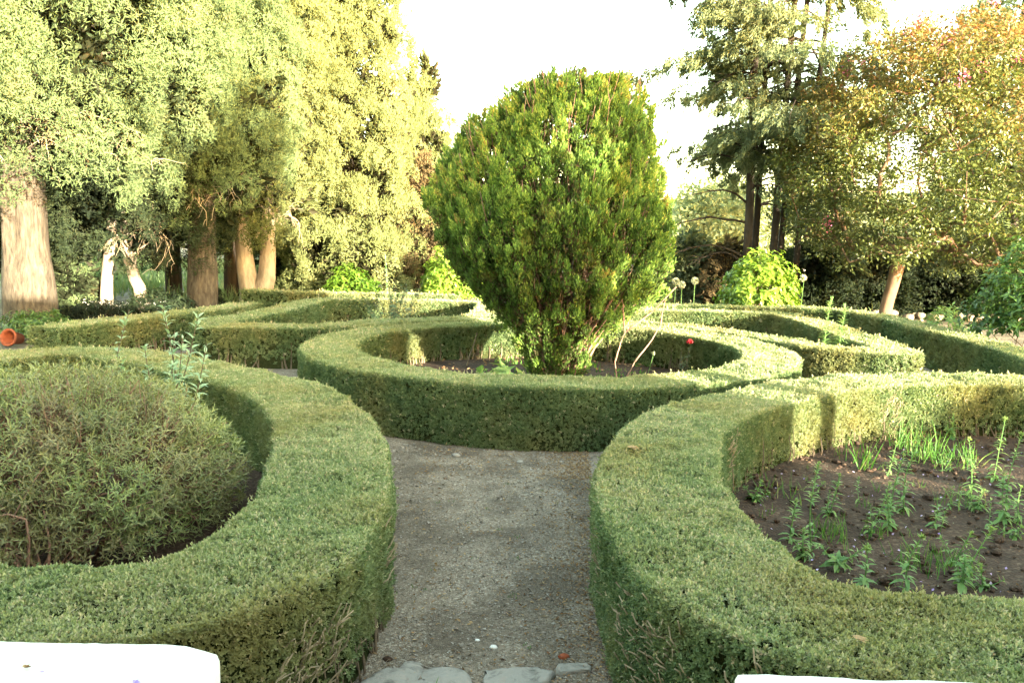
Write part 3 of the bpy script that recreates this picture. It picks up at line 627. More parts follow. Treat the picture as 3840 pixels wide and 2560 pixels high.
def cedar():
    rng = R(51); x, y = 7.35, 24.5
    root = tree_root('cedar_tree', 'tall drooping conifer with several dark trunks, behind the crepe myrtle', x, y)
    g = Geo(); gc = Geo()
    stems = [(-.46, 0, .115), (-.08, .5, .09), (.3, -.1, .1), (.68, .4, .085), (1.05, .0, .08)]
    for sx, sy, r in stems:
        trunk_tube(g, [(sx, sy, -.1), (sx + .05, sy, 3), (sx * 1.3 + .1, sy, 8), (sx * 1.6 + .2, sy, 14)], [r * 1.25, r, r * .85, r * .3], rng, 10, .08, .4)
    PP = []; AA = []
    for b in range(205):
        sx, sy, r = stems[rng.integers(5)]
        z = rng.uniform(4.3, 14.5); a = rng.uniform(0, 6.28) if b % 3 else rng.normal(math.pi, .9)
        L = rng.uniform(1.3, 3.7) * (1.05 - .03 * abs(z - 8.5)) * (.6 if z < 5 else 1)
        if b % 16 == 0: z, a, L = rng.uniform(2.4, 4.5), rng.uniform(-.8, .8), 1.6
        f = z / 14; s = np.array([sx * (1 + .5 * f) + .1, sy, z]); e = s + np.array([math.cos(a) * L, math.sin(a) * L, rng.uniform(-.7, .5)])
        p = limb(g, s, e, .035, .008, rng, -.25, .14, 5, 9)
        nn_ = int(L * 7)
        for k in range(nn_):
            t = rng.uniform(.22, 1.02); q = s + (e - s) * t + np.array([0, 0, .25 * math.sin(math.pi * min(t, 1)) - .12])
            sd = rng.normal(0, .28 * (1.15 - t * .5)); q = q + np.array([-math.sin(a) * sd * 1.7, math.cos(a) * sd * 1.7, rng.uniform(-.22, .06)])
            PP.append(q); AA.append((math.cos(a) * .5 - math.sin(a) * sd, math.sin(a) * .5 + math.cos(a) * sd, -.75))
        for k in range(3):   # bare hanging twigs
            q = p[rng.integers(3, 9)]; limb(g, q, q + np.array([rng.normal(0, .4), rng.normal(0, .4), -rng.uniform(.1, .5)]), .008, .003, rng, 0, .15, 4, 4)
    PP = np.array(PP); AA = np.array(AA); n = len(PP)
    tone = .42 + .06 * (PP[:, 2] - 5) + .4 * (vnoise(PP * .8, 3) - .5) + rng.normal(0, .1, n)
    plumes(gc, PP, AA + rng.normal(0, .25, AA.shape), (.33 * rng.uniform(.6, 1.5, n)), .115, 70, .12, .034, rng, np.clip(tone, 0, 1), .7, tipmix=1.1)
    # long bare lower branches
    for e in ((-3.0, -.3, 2.5), (-2.2, -.8, 3.6), (-2.7, .4, 4.3), (-1.9, .4, 1.7), (-2.5, .2, 1.9)):
        p = limb(g, (-.5, 0, e[2] + rng.uniform(-.3, .5)), e, .04, .01, rng, -.3, .15, 6, 9)
        for _ in range(12):
            q = p[rng.integers(3, 9)]; limb(g, q, q + np.array([rng.normal(-.2, .35), rng.normal(0, .3), rng.normal(-.05, .25)]), .009, .003, rng, 0, .18, 4, 4)
    g.build('trunk', M['barkdark'], root, True); gc.build('crown', M['cedar'], root)
cedar()

def broadtree(label, x, y, c, r, n, m, mat, seed, ll=.2, lw=.11, bark='barkdark', trunk=.2, cl=.6, th=1.5, tone=.5, name='tree', lo=None):
    rng = R(seed); root = tree_root(name, label, x, y)
    d = rdir(rng, n); T = np.array(c) + d * np.array(r) * (rng.uniform(.45, 1, n) ** .6)[:, None] * (.8 + .4 * vnoise(d * 2 + 9, seed))[:, None]
    if lo is not None: T[:, 2] = np.maximum(T[:, 2], lo + rng.uniform(0, .3, n))
    fork = np.array([c[0] * .4, c[1] * .4, th]); nodes, par, rad, tips = grow(fork, T[: min(n, 160)], rng, trunk * .08, .45)
    g = Geo(); grow_mesh(g, nodes, par, np.minimum(rad, trunk * .7), 6)
    trunk_tube(g, [(0, 0, -.1), (c[0] * .2, c[1] * .2, th * .5), (c[0] * .4, c[1] * .4, th + .05)], [trunk * 1.3, trunk, trunk * .85], rng, 12, .08, .25)
    g.build('trunk', M[bark], root, True)
    k = np.repeat(np.arange(n), m); N = len(k); O = rdir(rng, N) * (rng.random(N) ** .5)[:, None] * cl * np.array([1, 1, .7]); P = T[k] + O
    tn = np.clip(tone + .5 * (vnoise(P * .7, seed) - .5) + rng.normal(0, .12, N), 0, 1)
    g = Geo(); leaves(g, P, nrm(O) + rng.normal(0, .5, O.shape), nrm(O) * .6 + np.array([0, 0, .8]) + rng.normal(0, .5, O.shape), ll * rng.uniform(.7, 1.3, N), lw, tn)
    g.build('crown', M[mat], root); return root

# wood behind the left row
conifer('low lit grey-green conifer just right of the thickest trunk', -11.15, 20.6, [(.1, .4), (.5, .55), (1.1, .5), (1.6, .3), (2.0, .1)], 170, 'cyp', 61, tr=.07, m=70, ln=.35, rd=.13, up=-.3, tone=.55)
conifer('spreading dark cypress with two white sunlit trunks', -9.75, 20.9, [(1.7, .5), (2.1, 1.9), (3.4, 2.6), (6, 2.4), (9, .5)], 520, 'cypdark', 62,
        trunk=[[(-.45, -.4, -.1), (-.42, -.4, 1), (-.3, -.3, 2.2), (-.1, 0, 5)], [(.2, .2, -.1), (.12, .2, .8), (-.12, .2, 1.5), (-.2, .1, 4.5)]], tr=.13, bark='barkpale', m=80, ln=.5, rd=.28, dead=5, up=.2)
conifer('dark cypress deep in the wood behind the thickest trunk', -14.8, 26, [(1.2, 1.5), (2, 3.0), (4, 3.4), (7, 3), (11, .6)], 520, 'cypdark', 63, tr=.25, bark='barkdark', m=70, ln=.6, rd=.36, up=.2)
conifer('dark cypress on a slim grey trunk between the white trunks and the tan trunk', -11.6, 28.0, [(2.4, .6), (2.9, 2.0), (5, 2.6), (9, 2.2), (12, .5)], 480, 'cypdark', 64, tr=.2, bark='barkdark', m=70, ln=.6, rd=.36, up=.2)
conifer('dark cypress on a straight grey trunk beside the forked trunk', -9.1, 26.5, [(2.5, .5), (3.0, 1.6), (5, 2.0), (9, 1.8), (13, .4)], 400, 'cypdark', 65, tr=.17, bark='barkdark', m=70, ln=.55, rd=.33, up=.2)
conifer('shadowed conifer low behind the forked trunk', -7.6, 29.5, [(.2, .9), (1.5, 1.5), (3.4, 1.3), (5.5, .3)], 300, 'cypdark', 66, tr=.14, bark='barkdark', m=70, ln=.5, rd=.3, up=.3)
for i, (x, y, h, r, lab) in enumerate([(-26, 58, 7, 3.4, 'far pale field tree at the left edge beyond the thickest trunk'), (-21, 62, 6.5, 3, 'far pale field tree seen right of the thickest trunk'),
                                       (-19, 68, 7.5, 3.4, 'far pale field tree seen between the two white trunks'), (-16.5, 60, 6, 2.8, 'far pale field tree left of the single tan trunk'),
                                       (-14.5, 70, 7.5, 3.2, 'far pale field tree right of the single tan trunk'), (-10, 66, 7, 3.2, 'far pale field tree behind the fork of the pale trunk')]):
    broadtree(lab, x, y, (0, 0, h * .55), (r, r, h * .48), 90, 60, 'field', 70 + i, ll=.4, lw=.2, cl=1.1, th=h * .2, trunk=.16, tone=.55, name='field_tree', lo=.5)
# valley on the right
for i, (x, y, h, r, lab) in enumerate([(11.5, 48, 5.4, 2.4, 'pale sunlit tree in the gap beside the thuja'), (14.2, 55, 6.0, 2.3, 'pale willowy tree in the gap left of the dark trunks'), (15.8, 62, 7, 3, 'far washed-out tree just left of the dark trunks'),
                                       (18.5, 60, 6, 3, 'far pale tree glimpsed behind the dark trunks'), (24, 66, 6.5, 3.5, 'far pale tree glimpsed under the crepe myrtle'), (32, 70, 7, 4, 'far pale tree at the right beyond the crepe myrtle'), (38, 60, 6.5, 4, 'far pale tree beyond the right edge bush')]):
    broadtree(lab, x, y, (0, 0, h * .55), (r, r, h * .48), 95, 60, 'valley', 80 + i, ll=.38, lw=.17, cl=1.0, th=h * .2, trunk=.15, tone=.6, name='valley_tree', lo=.4)
conifer('small dark conifer with brown lower twigs behind the white globe flowers', 5.6, 26, [(.2, .8), (.5, 1.15), (.9, 1.0), (1.3, .6), (1.8, .3), (2.3, .08)], 330, 'cedar', 90, tr=.09, bark='barkdark', m=70, ln=.42, rd=.2, up=-.1, flat=.5, lobe=.35)
conifer('low browned conifer beside the white globe flowers', 6.6, 25.2, [(.1, .6), (.6, .85), (1.3, .7), (2.1, .1)], 150, 'brown', 91, tr=.05, bark='barkdark', m=60, ln=.36, rd=.16, up=-.3)
for i, (x, y, r, h, lab) in enumerate([(9.7, 26.6, 1.3, 2.0, 'shadowed dark conifer bush left of the crepe myrtle trunk'), (11.8, 27, 1.5, 2.1, 'shadowed dark conifer bush directly behind the crepe myrtle trunk'), (14.0, 26.6, 1.5, 2.2, 'shadowed dark conifer bush right of the crepe myrtle trunk'),
                                       (16.2, 26.2, 1.6, 2.4, 'shadowed dark conifer bush behind the right edge bush')]):
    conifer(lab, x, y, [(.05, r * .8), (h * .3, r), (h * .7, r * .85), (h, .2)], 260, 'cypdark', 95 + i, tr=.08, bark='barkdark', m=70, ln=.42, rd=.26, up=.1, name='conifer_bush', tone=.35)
conifer('tall conifer whose crown fills the top right corner', 21.5, 36, [(2.5, 2.2), (6, 3.4), (10, 3.0), (14, 1.8), (17, .2)], 620, 'cyp', 99, tr=.3, bark='barkdark', m=75, ln=.6, rd=.34, up=.2)

# ------------------------------------------------------------------ shrubs
def shrub(label, x, y, r, h, n, k, mat, seed, ll, lw, tone=.5, name='shrub', stemm='twig', z0=.05, stems=24, flat_top=.0, cat='shrub'):
    rng = R(seed); root = thing(name, label, cat, (x, y, 0))
    g = Geo()
    d = rdir(rng, n); d[:, 2] = np.abs(d[:, 2]) * 1.0 - .25; d = nrm(d)
    s = (rng.uniform(.5, 1, n) ** .55 * (.78 + .4 * vnoise(d * 2.2 + 5, seed)))[:, None]
    T = d * s * np.array([r, r, h * .62]) + np.array([0, 0, h * .42]); T[:, 2] = np.maximum(T[:, 2], z0 + rng.uniform(0, .15, n))
    for i in range(stems):
        e = T[rng.integers(n)]; b = np.array([rng.normal(0, r * .16), rng.normal(0, r * .16), 0]); limb(g, b, e, .013, .004, rng, 0, .1, 4, 6)
    g.build('stem', M[stemm], root, True)['kind'] = 'stuff'
    A = d * .7 + np.array([0, 0, .6]) + rng.normal(0, .3, d.shape)
    A = nrm(A); u, w = frame(A); ph = rng.uniform(0, 6.28, n)
    g = Geo(); tn = tone + .4 * (vnoise(T * 1.8, seed) - .5)
    for j in range(k):
        a = ph + j * 2.4; th = np.radians(rng.uniform(45, 95, n))[:, None]; sd = u * np.cos(a)[:, None] + w * np.sin(a)[:, None]
        D = A * np.cos(th) + sd * np.sin(th) + np.array([0, 0, -.1]); N = A * np.sin(th) - sd * np.cos(th) + np.array([0, 0, .4])
        strips(g, T + A * (j * ll * .18), D, N, ll * rng.uniform(.6, 1.2, n), lw * rng.uniform(.7, 1.2, n), np.clip(tn + rng.normal(0, .15, n), 0, 1), .3, prof=((0, .3), (.4, 1), (1, .04)))
    g.build('foliage', M[mat], root); return root

shrub('glowing yellow-green broad-leaved bush left of the thuja', -1.55, 23.2, 1.0, 1.95, 420, 6, 'bright', 101, .19, .10, .7, stemm='twig')
shrub('glowing yellow-green broad-leaved bush right of the white globe flowers', 6.55, 21.9, .95, 1.95, 420, 6, 'bright', 102, .19, .11, .65)
shrub('half-shaded green broad-leaved bush below the pale cypress', -4.55, 23.1, .75, 1.25, 260, 6, 'bright', 103, .16, .09, .25)
shrub('big dark green leafy bush at the right edge', 9.55, 14.6, 1.2, 2.3, 620, 6, 'dkleaf', 104, .17, .075, .5)
shrub('lime young bush with yellow tips near the right edge bush', 8.95, 16.9, .42, .95, 120, 6, 'weed', 105, .12, .04, .75)
shrub('rounded green bush behind the toppled terracotta pot', -9.55, 16.3, .75, .55, 300, 6, 'dkleaf', 106, .10, .05, .8)
shrub('dark low plant at the foot of the single tan trunk', -8.6, 19.9, .75, .75, 220, 6, 'cypdark', 107, .16, .05, .3)
shrub('dark strap-leaved clump beside the white trunks', -9.9, 19.6, .6, .4, 110, 6, 'cypdark', 108, .26, .035, .0)
shrub('small dark shrub between the tan trunk and forked trunk', -8.6, 22.9, .5, .75, 140, 6, 'cypdark', 109, .13, .05, .25)
shrub('dark scrub left of the white trunks, above the wire edging', -10.7, 19.4, .5, .35, 110, 6, 'cypdark', 110, .14, .05, .0)

def narrow_bush():
    rng = R(120); x, y = -3.15, 5.72
    root = thing('narrow_leaved_shrub', 'rounded twiggy shrub with narrow leaves, filling the front left hedge bed', 'shrub', (x, y, 0)); sx_, sy_ = 1.15, 1.24
    n = 6400; d = rdir(rng, n); d[:, 2] = np.abs(d[:, 2]) * 1.15 - .38; d = nrm(d)
    s = (.84 + .24 * vnoise(d * 2.6 + 5, 3))[:, None] * rng.uniform(.72, 1.02, n)[:, None]
    T = d * s * np.array([sx_, sy_, .86]) + np.array([0, 0, .42]); T[:, 2] = np.maximum(T[:, 2], .1)
    keep = (T[:, 2] > .36) | (rng.random(n) < .62); T, d = T[keep], d[keep]; n = len(T)
    g = Geo(); bases = [(0, -.95), (-.05, -.9), (-.75, -.75), (-.7, -.7), (.4, -.6), (.1, .2), (-.5, .3), (.6, .3), (-.2, -.4), (-.35, -1.0), (.35, -.98)]
    for i in range(260):
        b = bases[rng.integers(len(bases))]; b = np.array([b[0] + rng.normal(0, .05), b[1] + rng.normal(0, .05), .08]); e = T[rng.integers(n)]
        if np.linalg.norm(e[:2] - b[:2]) > 1.0: continue
        mid = b + (e - b) * .5 + np.array([0, 0, .1]) + rng.normal(0, .05, 3); p = catmull([b, mid, e], .15); g.tube(p, np.linspace(rng.uniform(.007, .016), .003, len(p)), 5)
    for i in range(2300):
        e = T[rng.integers(n)]; b = e * np.array([.8, .8, .7]) + rng.normal(0, .05, 3) + np.array([0, 0, .03]); g.tube(np.stack([b, (b + e) / 2 + rng.normal(0, .02, 3), e]), [.0035, .003, .002], 4)
    g.build('stem', M['rstem'], root, True)['kind'] = 'stuff'
    A = nrm(d * .75 + np.array([0, 0, .75]) + rng.normal(0, .4, d.shape)); u, w = frame(A); ph = rng.uniform(0, 6.28, n)
    tn = .46 + .45 * (vnoise(T * 2.2, 6) - .5) + .12 * (T[:, 2] - .6)
    g = Geo()
    for j in range(9):
        a = ph + j * 2.4; t = j / 8; th = np.radians(72 - 52 * t + rng.normal(0, 12, n))[:, None]; sd = u * np.cos(a)[:, None] + w * np.sin(a)[:, None]
        D = A * np.cos(th) + sd * np.sin(th); N = A * np.sin(th) - sd * np.cos(th)
        strips(g, T + A * (t * .085 - .03), D, N, (.05 * rng.uniform(.6, 1.3, n)), .0095 * rng.uniform(.8, 1.25, n), np.clip(tn + rng.normal(0, .16, n), 0, 1), .35, prof=((0, .4), (.4, 1), (1, .05)))
    g.build('foliage', M['narrow'], root)
narrow_bush()

# leafy upright stem: weeds, lilies, shoots
def stalk(g_s, g_l, base, top, nleaf, ll, lw, rng, tone=.5, r=.006, th=(95, 40), bud=0, start=.06, curl=.35, big=1.6):
    base = np.array(base, float); top = np.array(top, float); L = np.linalg.norm(top - base)
    mid = (base + top) / 2 + np.append(rng.normal(0, .05 * L, 2), 0); p = catmull([base, mid, top], L / 8)
    g_s.tube(p, np.linspace(r, r * .5, len(p)), 5)
    t = np.sort(np.clip(start + (1 - start) * rng.random(nleaf) * .98, 0, .995)); idx = t * (len(p) - 1); i0 = np.minimum(idx.astype(int), len(p) - 2); f = (idx - i0)[:, None]
    P = p[i0] * (1 - f) + p[i0 + 1] * f; A = nrm(np.broadcast_to(top - base, P.shape)); u, w = frame(A)
    a = np.arange(nleaf) * 2.4 + rng.normal(0, .3, nleaf); thv = np.radians(th[0] + (th[1] - th[0]) * t + rng.normal(0, 10, nleaf))[:, None]
    s = u * np.cos(a)[:, None] + w * np.sin(a)[:, None]; D = A * np.cos(thv) + s * np.sin(thv); N = A * np.sin(thv) - s * np.cos(thv)
    sz = (big - (big - .55) * t) * rng.uniform(.7, 1.2, nleaf)
    strips(g_l, P, D, N, ll * sz, lw * sz, np.clip(tone + rng.normal(0, .15, nleaf) + .2 * t, 0, 1), curl)
    if bud:
        k = 26; d = rdir(rng, k); d[:, 2] = d[:, 2] * .6 + .5
        strips(g_l, np.repeat(top[None], k, 0), d, np.cross(d, rdir(rng, k)), bud * rng.uniform(.6, 1.1, k), bud * .3, np.clip(tone + .35 + rng.normal(0, .1, k), 0, 1), .2)

W = [(4.97, 9.01, -0.01, 0.27), (3.96, 6.81, -0.03, 0.49), (4.45, 7.33, 0.09, 0.57), (3.85, 6.15, 0.06, 0.71), (4.02, 6.24, 0.01, 0.26), (2.68, 5.89, 0.13, 0.38), (2.85, 5.93, 0.08, 0.58), (3.16, 6.34, 0.09, 0.62),
     (2.13, 5.54, 0.01, 0.62), (2.55, 6.31, 0.06, 0.32), (2.17, 5.2, 0.19, 0.17), (2.24, 4.93, -0.01, 0.25), (2.46, 4.83, 0.06, 0.36), (2.83, 4.9, 0.17, 0.39), (2.99, 4.92, 0.0, 0.13), (3.02, 5.33, 0.11, 0.21),
     (3.24, 6.03, 0.01, 0.22), (2.03, 5.7, 0.02, 0.31), (2.04, 6.59, 0.06, 0.16), (3.82, 6.48, 0.02, 0.18), (3.74, 5.87, 0.06, 0.08), (2.01, 5.37, 0.0, 0.19), (3.52, 7.43, 0.06, 0.31)]
WL = ['short weed alone by the bare stems of the far inner hedge wall', 'thin weed with a round bud, standing apart in mid bed', 'tall leafy weed leaning right near the right edge, the farther one', 'tallest weed at the right edge with broad lower leaves',
      'dark short weed close under the tallest weed', 'weed with broad lower leaves leaning right in the middle clump', 'tall slim weed of the middle clump with big pale lower leaves', 'tall weed at the right of the middle clump, slim bare tip',
      'tall bushy weed nearest the left hedge curve', 'medium weed behind the tall bushy one near the left hedge curve', 'weed lying over to the right with broad pale leaves near the front hedge', 'upright weed with a leafy rosette top near the front hedge',
      'upright weed with a feathery tip, by the front hedge in mid bed', 'long weed leaning right with broad base leaves, by the front hedge', 'short bushy weed beside the long leaning weed', 'medium weed leaning right behind the long leaning weed',
      'small bent weed in open soil at mid bed', 'upright weed close to the left hedge curve, in front of the medium one', 'low leafy weed tucked against the hedge at the far left of the bed', 'low branching weed in mid bed in front of the round bud weed',
      'low sprawling weed at the right edge under the tallest weed', 'small weed at the left front of the bed beside the tall bushy one', 'sunlit yellow-tipped weed near the lit grass blades']
for i, ((x, y, dx, h), lab) in enumerate(zip(W, WL)):
    rng = R(200 + i); root = thing('weed', lab, 'weed', (x, y, .09), 'leafy weeds in the right hand bed')
    gs, gl = Geo(), Geo(); nl = int(14 + h * 70)
    stalk(gs, gl, (0, 0, -.01), (dx, rng.normal(0, .03), h), nl, .07, .021, rng, .58, .0055, bud=.035 if i in (1, 2, 3, 11, 12, 13, 7, 22) else .02, curl=.4)
    if i in (3, 6, 10, 13, 0): stalk(gs, gl, (0, 0, .02), (dx * .5 - .1, -.05, h * .55), nl // 2, .07, .026, rng, .4, .004)
    if h < .22: stalk(gs, gl, (0, 0, 0), (-.09, .03, h * .8), nl // 2, .06, .02, rng, .5, .004); stalk(gs, gl, (0, 0, 0), (.1, -.04, h * .6), nl // 2, .06, .02, rng, .5, .004)
    gs.build('stem', M['weed'], root); gl.build('leaf', M['weed'], root)['kind'] = 'stuff'

for i in range(24):
    rng = R(250 + i); x, y = rng.uniform(1.9, 4.9), rng.uniform(4.6, 8.2)
    if x < 1.75 + max(0, y - 6) * .9: continue
    root = thing('weed', 'small thin seedling weed scattered among the taller weeds of the right hand soil bed', 'weed', (x, y, .09), 'small seedlings in the right hand bed'); gs, gl = Geo(), Geo(); h = rng.uniform(.08, .22)
    stalk(gs, gl, (0, 0, -.01), (rng.normal(0, .03), rng.normal(0, .03), h), int(8 + h * 60), .045, .013, rng, .5, .003, bud=.012)
    gs.build('stem', M['weed'], root); gl.build('leaf', M['weed'], root)['kind'] = 'stuff'

def lily(x, y, h, lab, seed):
    rng = R(seed); root = thing('lily_plant', lab, 'lily', (x, y, .07), 'lily stalks in the back right bed'); gs, gl = Geo(), Geo()
    stalk(gs, gl, (0, 0, 0), (rng.normal(0, .03), 0, h), 150, .17, .034, rng, .6, .012, th=(85, 50), start=.12, curl=.25, big=1.25)
    for k in range(3): gs.tube([(0, 0, h * .97), (rng.normal(0, .02), rng.normal(0, .02), h + .07)], [.004, .008], 5)
    gs.build('stem', M['weed'], root); gl.build('leaf', M['weed'], root)['kind'] = 'stuff'
lily(5.0, 12.85, 1.28, 'taller lily stalk with seed pods, the left of two in the back bed', 300)
lily(5.28, 13.0, 1.16, 'shorter lily stalk, the right of two in the back bed', 301)
for i, (x, y, h, lab) in enumerate([(3.3, 15.9, .62, 'small leafy plant against the bare inner hedge wall, left one'), (3.75, 16.2, .6, 'small leafy plant with a pale stalk against the bare inner hedge wall')]):
    rng = R(310 + i); root = thing('leafy_plant', lab, 'plant', (x, y, .07)); gs, gl = Geo(), Geo()
    for k in range(3): stalk(gs, gl, (0, 0, 0), (rng.normal(0, .15), rng.normal(0, .1), h * rng.uniform(.5, 1)), 22, .1, .03, rng, .5, .006)
    gs.build('stem', M['weed'], root); gl.build('leaf', M['weed'], root)['kind'] = 'stuff'

# grey-green shoots rising behind the narrow-leaved bush
rng = R(320); root = thing('shoot_plant', 'grey-green arching leafy shoots rising behind the rounded twiggy shrub', 'shrub', (-3.35, 7.55, .06)); gs, gl = Geo(), Geo()
for e, nl in (((.1, 0, 1.27), 26), ((-.2, .05, 1.22), 20), ((.42, -.05, 1.2), 30), ((.3, -.1, 1.02), 24), ((-.02, -.1, .95), 22), ((.16, .1, 1.05), 22), ((-.3, 0, .9), 18), ((.5, -.1, .98), 20), ((0.02, -.15, .8), 20), ((.25, -.2, .82), 20)):
    stalk(gs, gl, (rng.normal(0, .08), rng.normal(0, .08), 0), (e[0] * 1.1, e[1], e[2] * 1.17), int(nl * 1.6), .15, .05, rng, .75, .007, th=(75, 35), start=.4, curl=.45, big=1.2)
gs.build('stem', M['twig'], root); gl.build('leaf', M['silver'], root)['kind'] = 'stuff'

def rosebush(name, lab, x, y, r, h, n, seed, flowers, fm, z=.08, lf=.055, nlf=16):
    rng = R(seed); root = thing(name, lab, 'rose', (x, y, z)); gs, gl = Geo(), Geo()
    for i in range(n):
        e = np.array([rng.normal(0, r * .6), rng.normal(0, r * .6), h * rng.uniform(.45, 1)]); stalk(gs, gl, (rng.normal(0, .03), rng.normal(0, .03), 0), e, nlf, lf, lf * .6, rng, .5, .006, th=(80, 50), start=.35, big=1.1)
    gs.build('stem', M['twig'], root); gl.build('leaf', M['rose'], root)['kind'] = 'stuff'
    for fx, fy, fz in flowers:
        g = Geo(); d = rdir(rng, 34); d[:, 2] = np.abs(d[:, 2]); P = np.array([fx, fy, fz]) + d * .012
        strips(g, P, d, np.cross(d, rdir(rng, 34)), .05, .05, rng.uniform(0, 1, 34), -.3); g.build('flower', M[fm], root)
rosebush('rose_bush', 'loose rose bush with pale pink blooms in the back left bed', -2.4, 16.4, .6, 1.3, 40, 330, [(.35, -.4, .72), (-.25, -.1, 1.15), (.5, -.2, 1.0)], 'white', .07, .1, 24)
rosebush('rose_bush', 'small rose with one red bloom inside the ring hedge', 2.72, 12.75, .12, .52, 6, 331, [(.06, -.02, .56)], 'red', .1, .06)
# bare branched twig and thin stems inside the ring
def twig(lab, x, y, segs, mat='rstem', r=.014, name='bare_twig'):
    rng = R(int(abs(x * 100 + y * 10))); root = thing(name, lab, 'twig', (x, y, .1)); g = Geo()
    for a, b in segs: limb(g, a, b, r, r * .45, rng, 0, .06, 6, 7)
    g.build('branch', M[mat], root, True); return root
twig('forked bare reddish branch leaning right beside the thuja', 1.52, 11.3, [((0, 0, 0), (-.08, 0, .45)), ((-.08, 0, .45), (.05, .05, .85)), ((.05, .05, .85), (.75, .1, 1.5)), ((.02, 0, .1), (.2, .02, .45)), ((.2, .02, .45), (.55, .1, .95)), ((.55, .1, .95), (.6, .1, 1.3)), ((.05, .05, .85), (.0, .05, 1.3))])
twig('slender orange-barked cutting leaning inside the ring hedge', -.75, 13.2, [((0, 0, 0), (.18, 0, .6))], 'litter' if False else 'twig', .016)
root = thing('budding_plant', 'thin green stem with a small white bud beside the forked branch', 'flower', (1.85, 11.5, .1)); gs, gl, gf = Geo(), Geo(), Geo(); rng = R(340)
stalk(gs, gl, (0, 0, 0), (.16, 0, .55), 7, .07, .02, rng, .6, .005); d = rdir(rng, 16); strips(gf, np.array([.16, 0, .55]) + d * .005, d, np.cross(d, rdir(rng, 16)), .03, .02, .5 * np.ones(16))
gs.build('stem', M['weed'], root); gl.build('leaf', M['weed'], root)['kind'] = 'stuff'; gf.build('flower', M['white'], root)
shrub('low big-leaved pale green plant at the foot of the thuja', -.15, 11.1, .28, .42, 16, 5, 'weed', 345, .17, .13, .8, name='leafy_plant', stems=8, z0=.2, cat='plant')
shrub('pale small-leaved plant at the base of the thuja, facing the path', .35, 10.8, .2, .35, 20, 5, 'bright', 346, .08, .04, .4, name='leafy_plant', stems=6, z0=.15, cat='plant')

# white globe flowers behind the back hedge
for i, (x, y, h, lab) in enumerate([(4.2, 21.2, 1.22, 'leftmost white globe flower on a tall stem, loose head'), (4.42, 21.5, 1.12, 'lower white globe flower between the other two'), (4.72, 21.3, 1.24, 'rightmost white globe flower, roundest head')]):
    rng = R(350 + i); root = thing('globe_flower', lab, 'flower', (x, y, 0), 'white globe flowers behind the back hedge'); g = Geo(); g.tube([(0, 0, 0), (rng.normal(0, .03), 0, h * .5), (0, 0, h)], [.014, .012, .01], 6); g.build('stem', M['weed'], root, True)
    g = Geo(); n = 260; d = rdir(rng, n); leaves(g, np.array([0, 0, h]) + d * .065, d + rng.normal(0, .4, d.shape), rdir(rng, n), .045, .03, rng.random(n)); g.build('flower_head', M['white'], root)
root = thing('flower_spike', 'tall narrow leafy flower spike behind the pink rose', 'plant', (-3.45, 21.7, 0)); gs, gl = Geo(), Geo(); rng = R(360); stalk(gs, gl, (0, 0, 0), (.06, 0, 1.75), 70, .14, .03, rng, .8, .014, th=(60, 25), start=.3, big=1.2)
gs.build('stem', M['weed'], root); gl.build('leaf', M['silver'], root)['kind'] = 'stuff'
root = thing('white_flower', 'single white bloom on an arching leafy stem right of the glowing bush', 'flower', (7.6, 21.6, 0)); gs, gl, gf = Geo(), Geo(), Geo(); rng = R(361)
stalk(gs, gl, (0, 0, 0), (.05, 0, 1.35), 16, .14, .05, rng, .7, .009); d = rdir(rng, 40); strips(gf, np.array([.02, 0, 1.36]) + d * .02, d, np.cross(d, rdir(rng, 40)), .09, .07, np.full(40, .8)); gs.build('stem', M['weed'], root); gl.build('leaf', M['weed'], root)['kind'] = 'stuff'; gf.build('flower', M['white'], root)

# ------------------------------------------------------------------ stone, pot, wire
def block(name, label, cat, outline, z0, z1, mat, rng, bev=.02, rough=.006, loc=(0, 0)):
    """cut slab with worn arrises; outline counter-clockwise"""
    p = np.array(outline, float); c = p.mean(0); e = np.vstack([p, p[:1]]); out = []
    for a, b in zip(e[:-1], e[1:]):
        m = max(2, int(np.linalg.norm(b - a) / .03)); t = np.linspace(0, 1, m, endpoint=False)[:, None]; out.append(a + (b - a) * t)
    q = np.vstack(out); k = len(q); d = nrm(q - c)
    q = q + d * ((vnoise(np.append(q * 14, np.zeros((k, 1)), 1), 5) - .5) * rough * 4)[:, None]
    rows = [(0, z0), (0, z1 - bev), (bev * .3, z1 - bev * .3), (bev, z1)] + [(None, t) for t in (.9, .8, .68, .55, .42, .3, .16, .02)]
    G = np.zeros((len(rows), k, 3))
    for i, (ins, z) in enumerate(rows):
        if ins is None: G[i, :, :2] = c + (q - d * bev - c) * z; G[i, :, 2] = z1
        else: G[i, :, :2] = q - d * ins; G[i, :, 2] = z
    G[3:, :, 2] += (vnoise(np.dstack([G[3:, :, :2] * 9, G[3:, :, 2:]]), 6) - .5) * rough * 1.6 + (vnoise(np.dstack([G[3:, :, :2] * 31, G[3:, :, 2:]]), 7) - .5) * rough * .9
    G[1:3, :, :2] += ((vnoise(G[1:3] * 30, 8) - .5) * rough * 2)[..., None]
    g = Geo(); g.grid(G - np.array([*loc, 0]), closed_v=True)
    o = g.build(name, M[mat], None, True); o.location = (*loc, 0)
    return tag(o, label, cat)
rng = R(400)
block('stone_coping', 'bright white cut stone coping slab at the bottom left corner', 'stone slab', [(-2.6, 1.35), (-.74, 1.35), (-.705, 1.9), (-.73, 1.965), (-.79, 2.0), (-1.32, 2.02), (-2.6, 2.05)], 1.03, 1.15, 'marble', rng, .025, .004, (-1.6, 1.7))
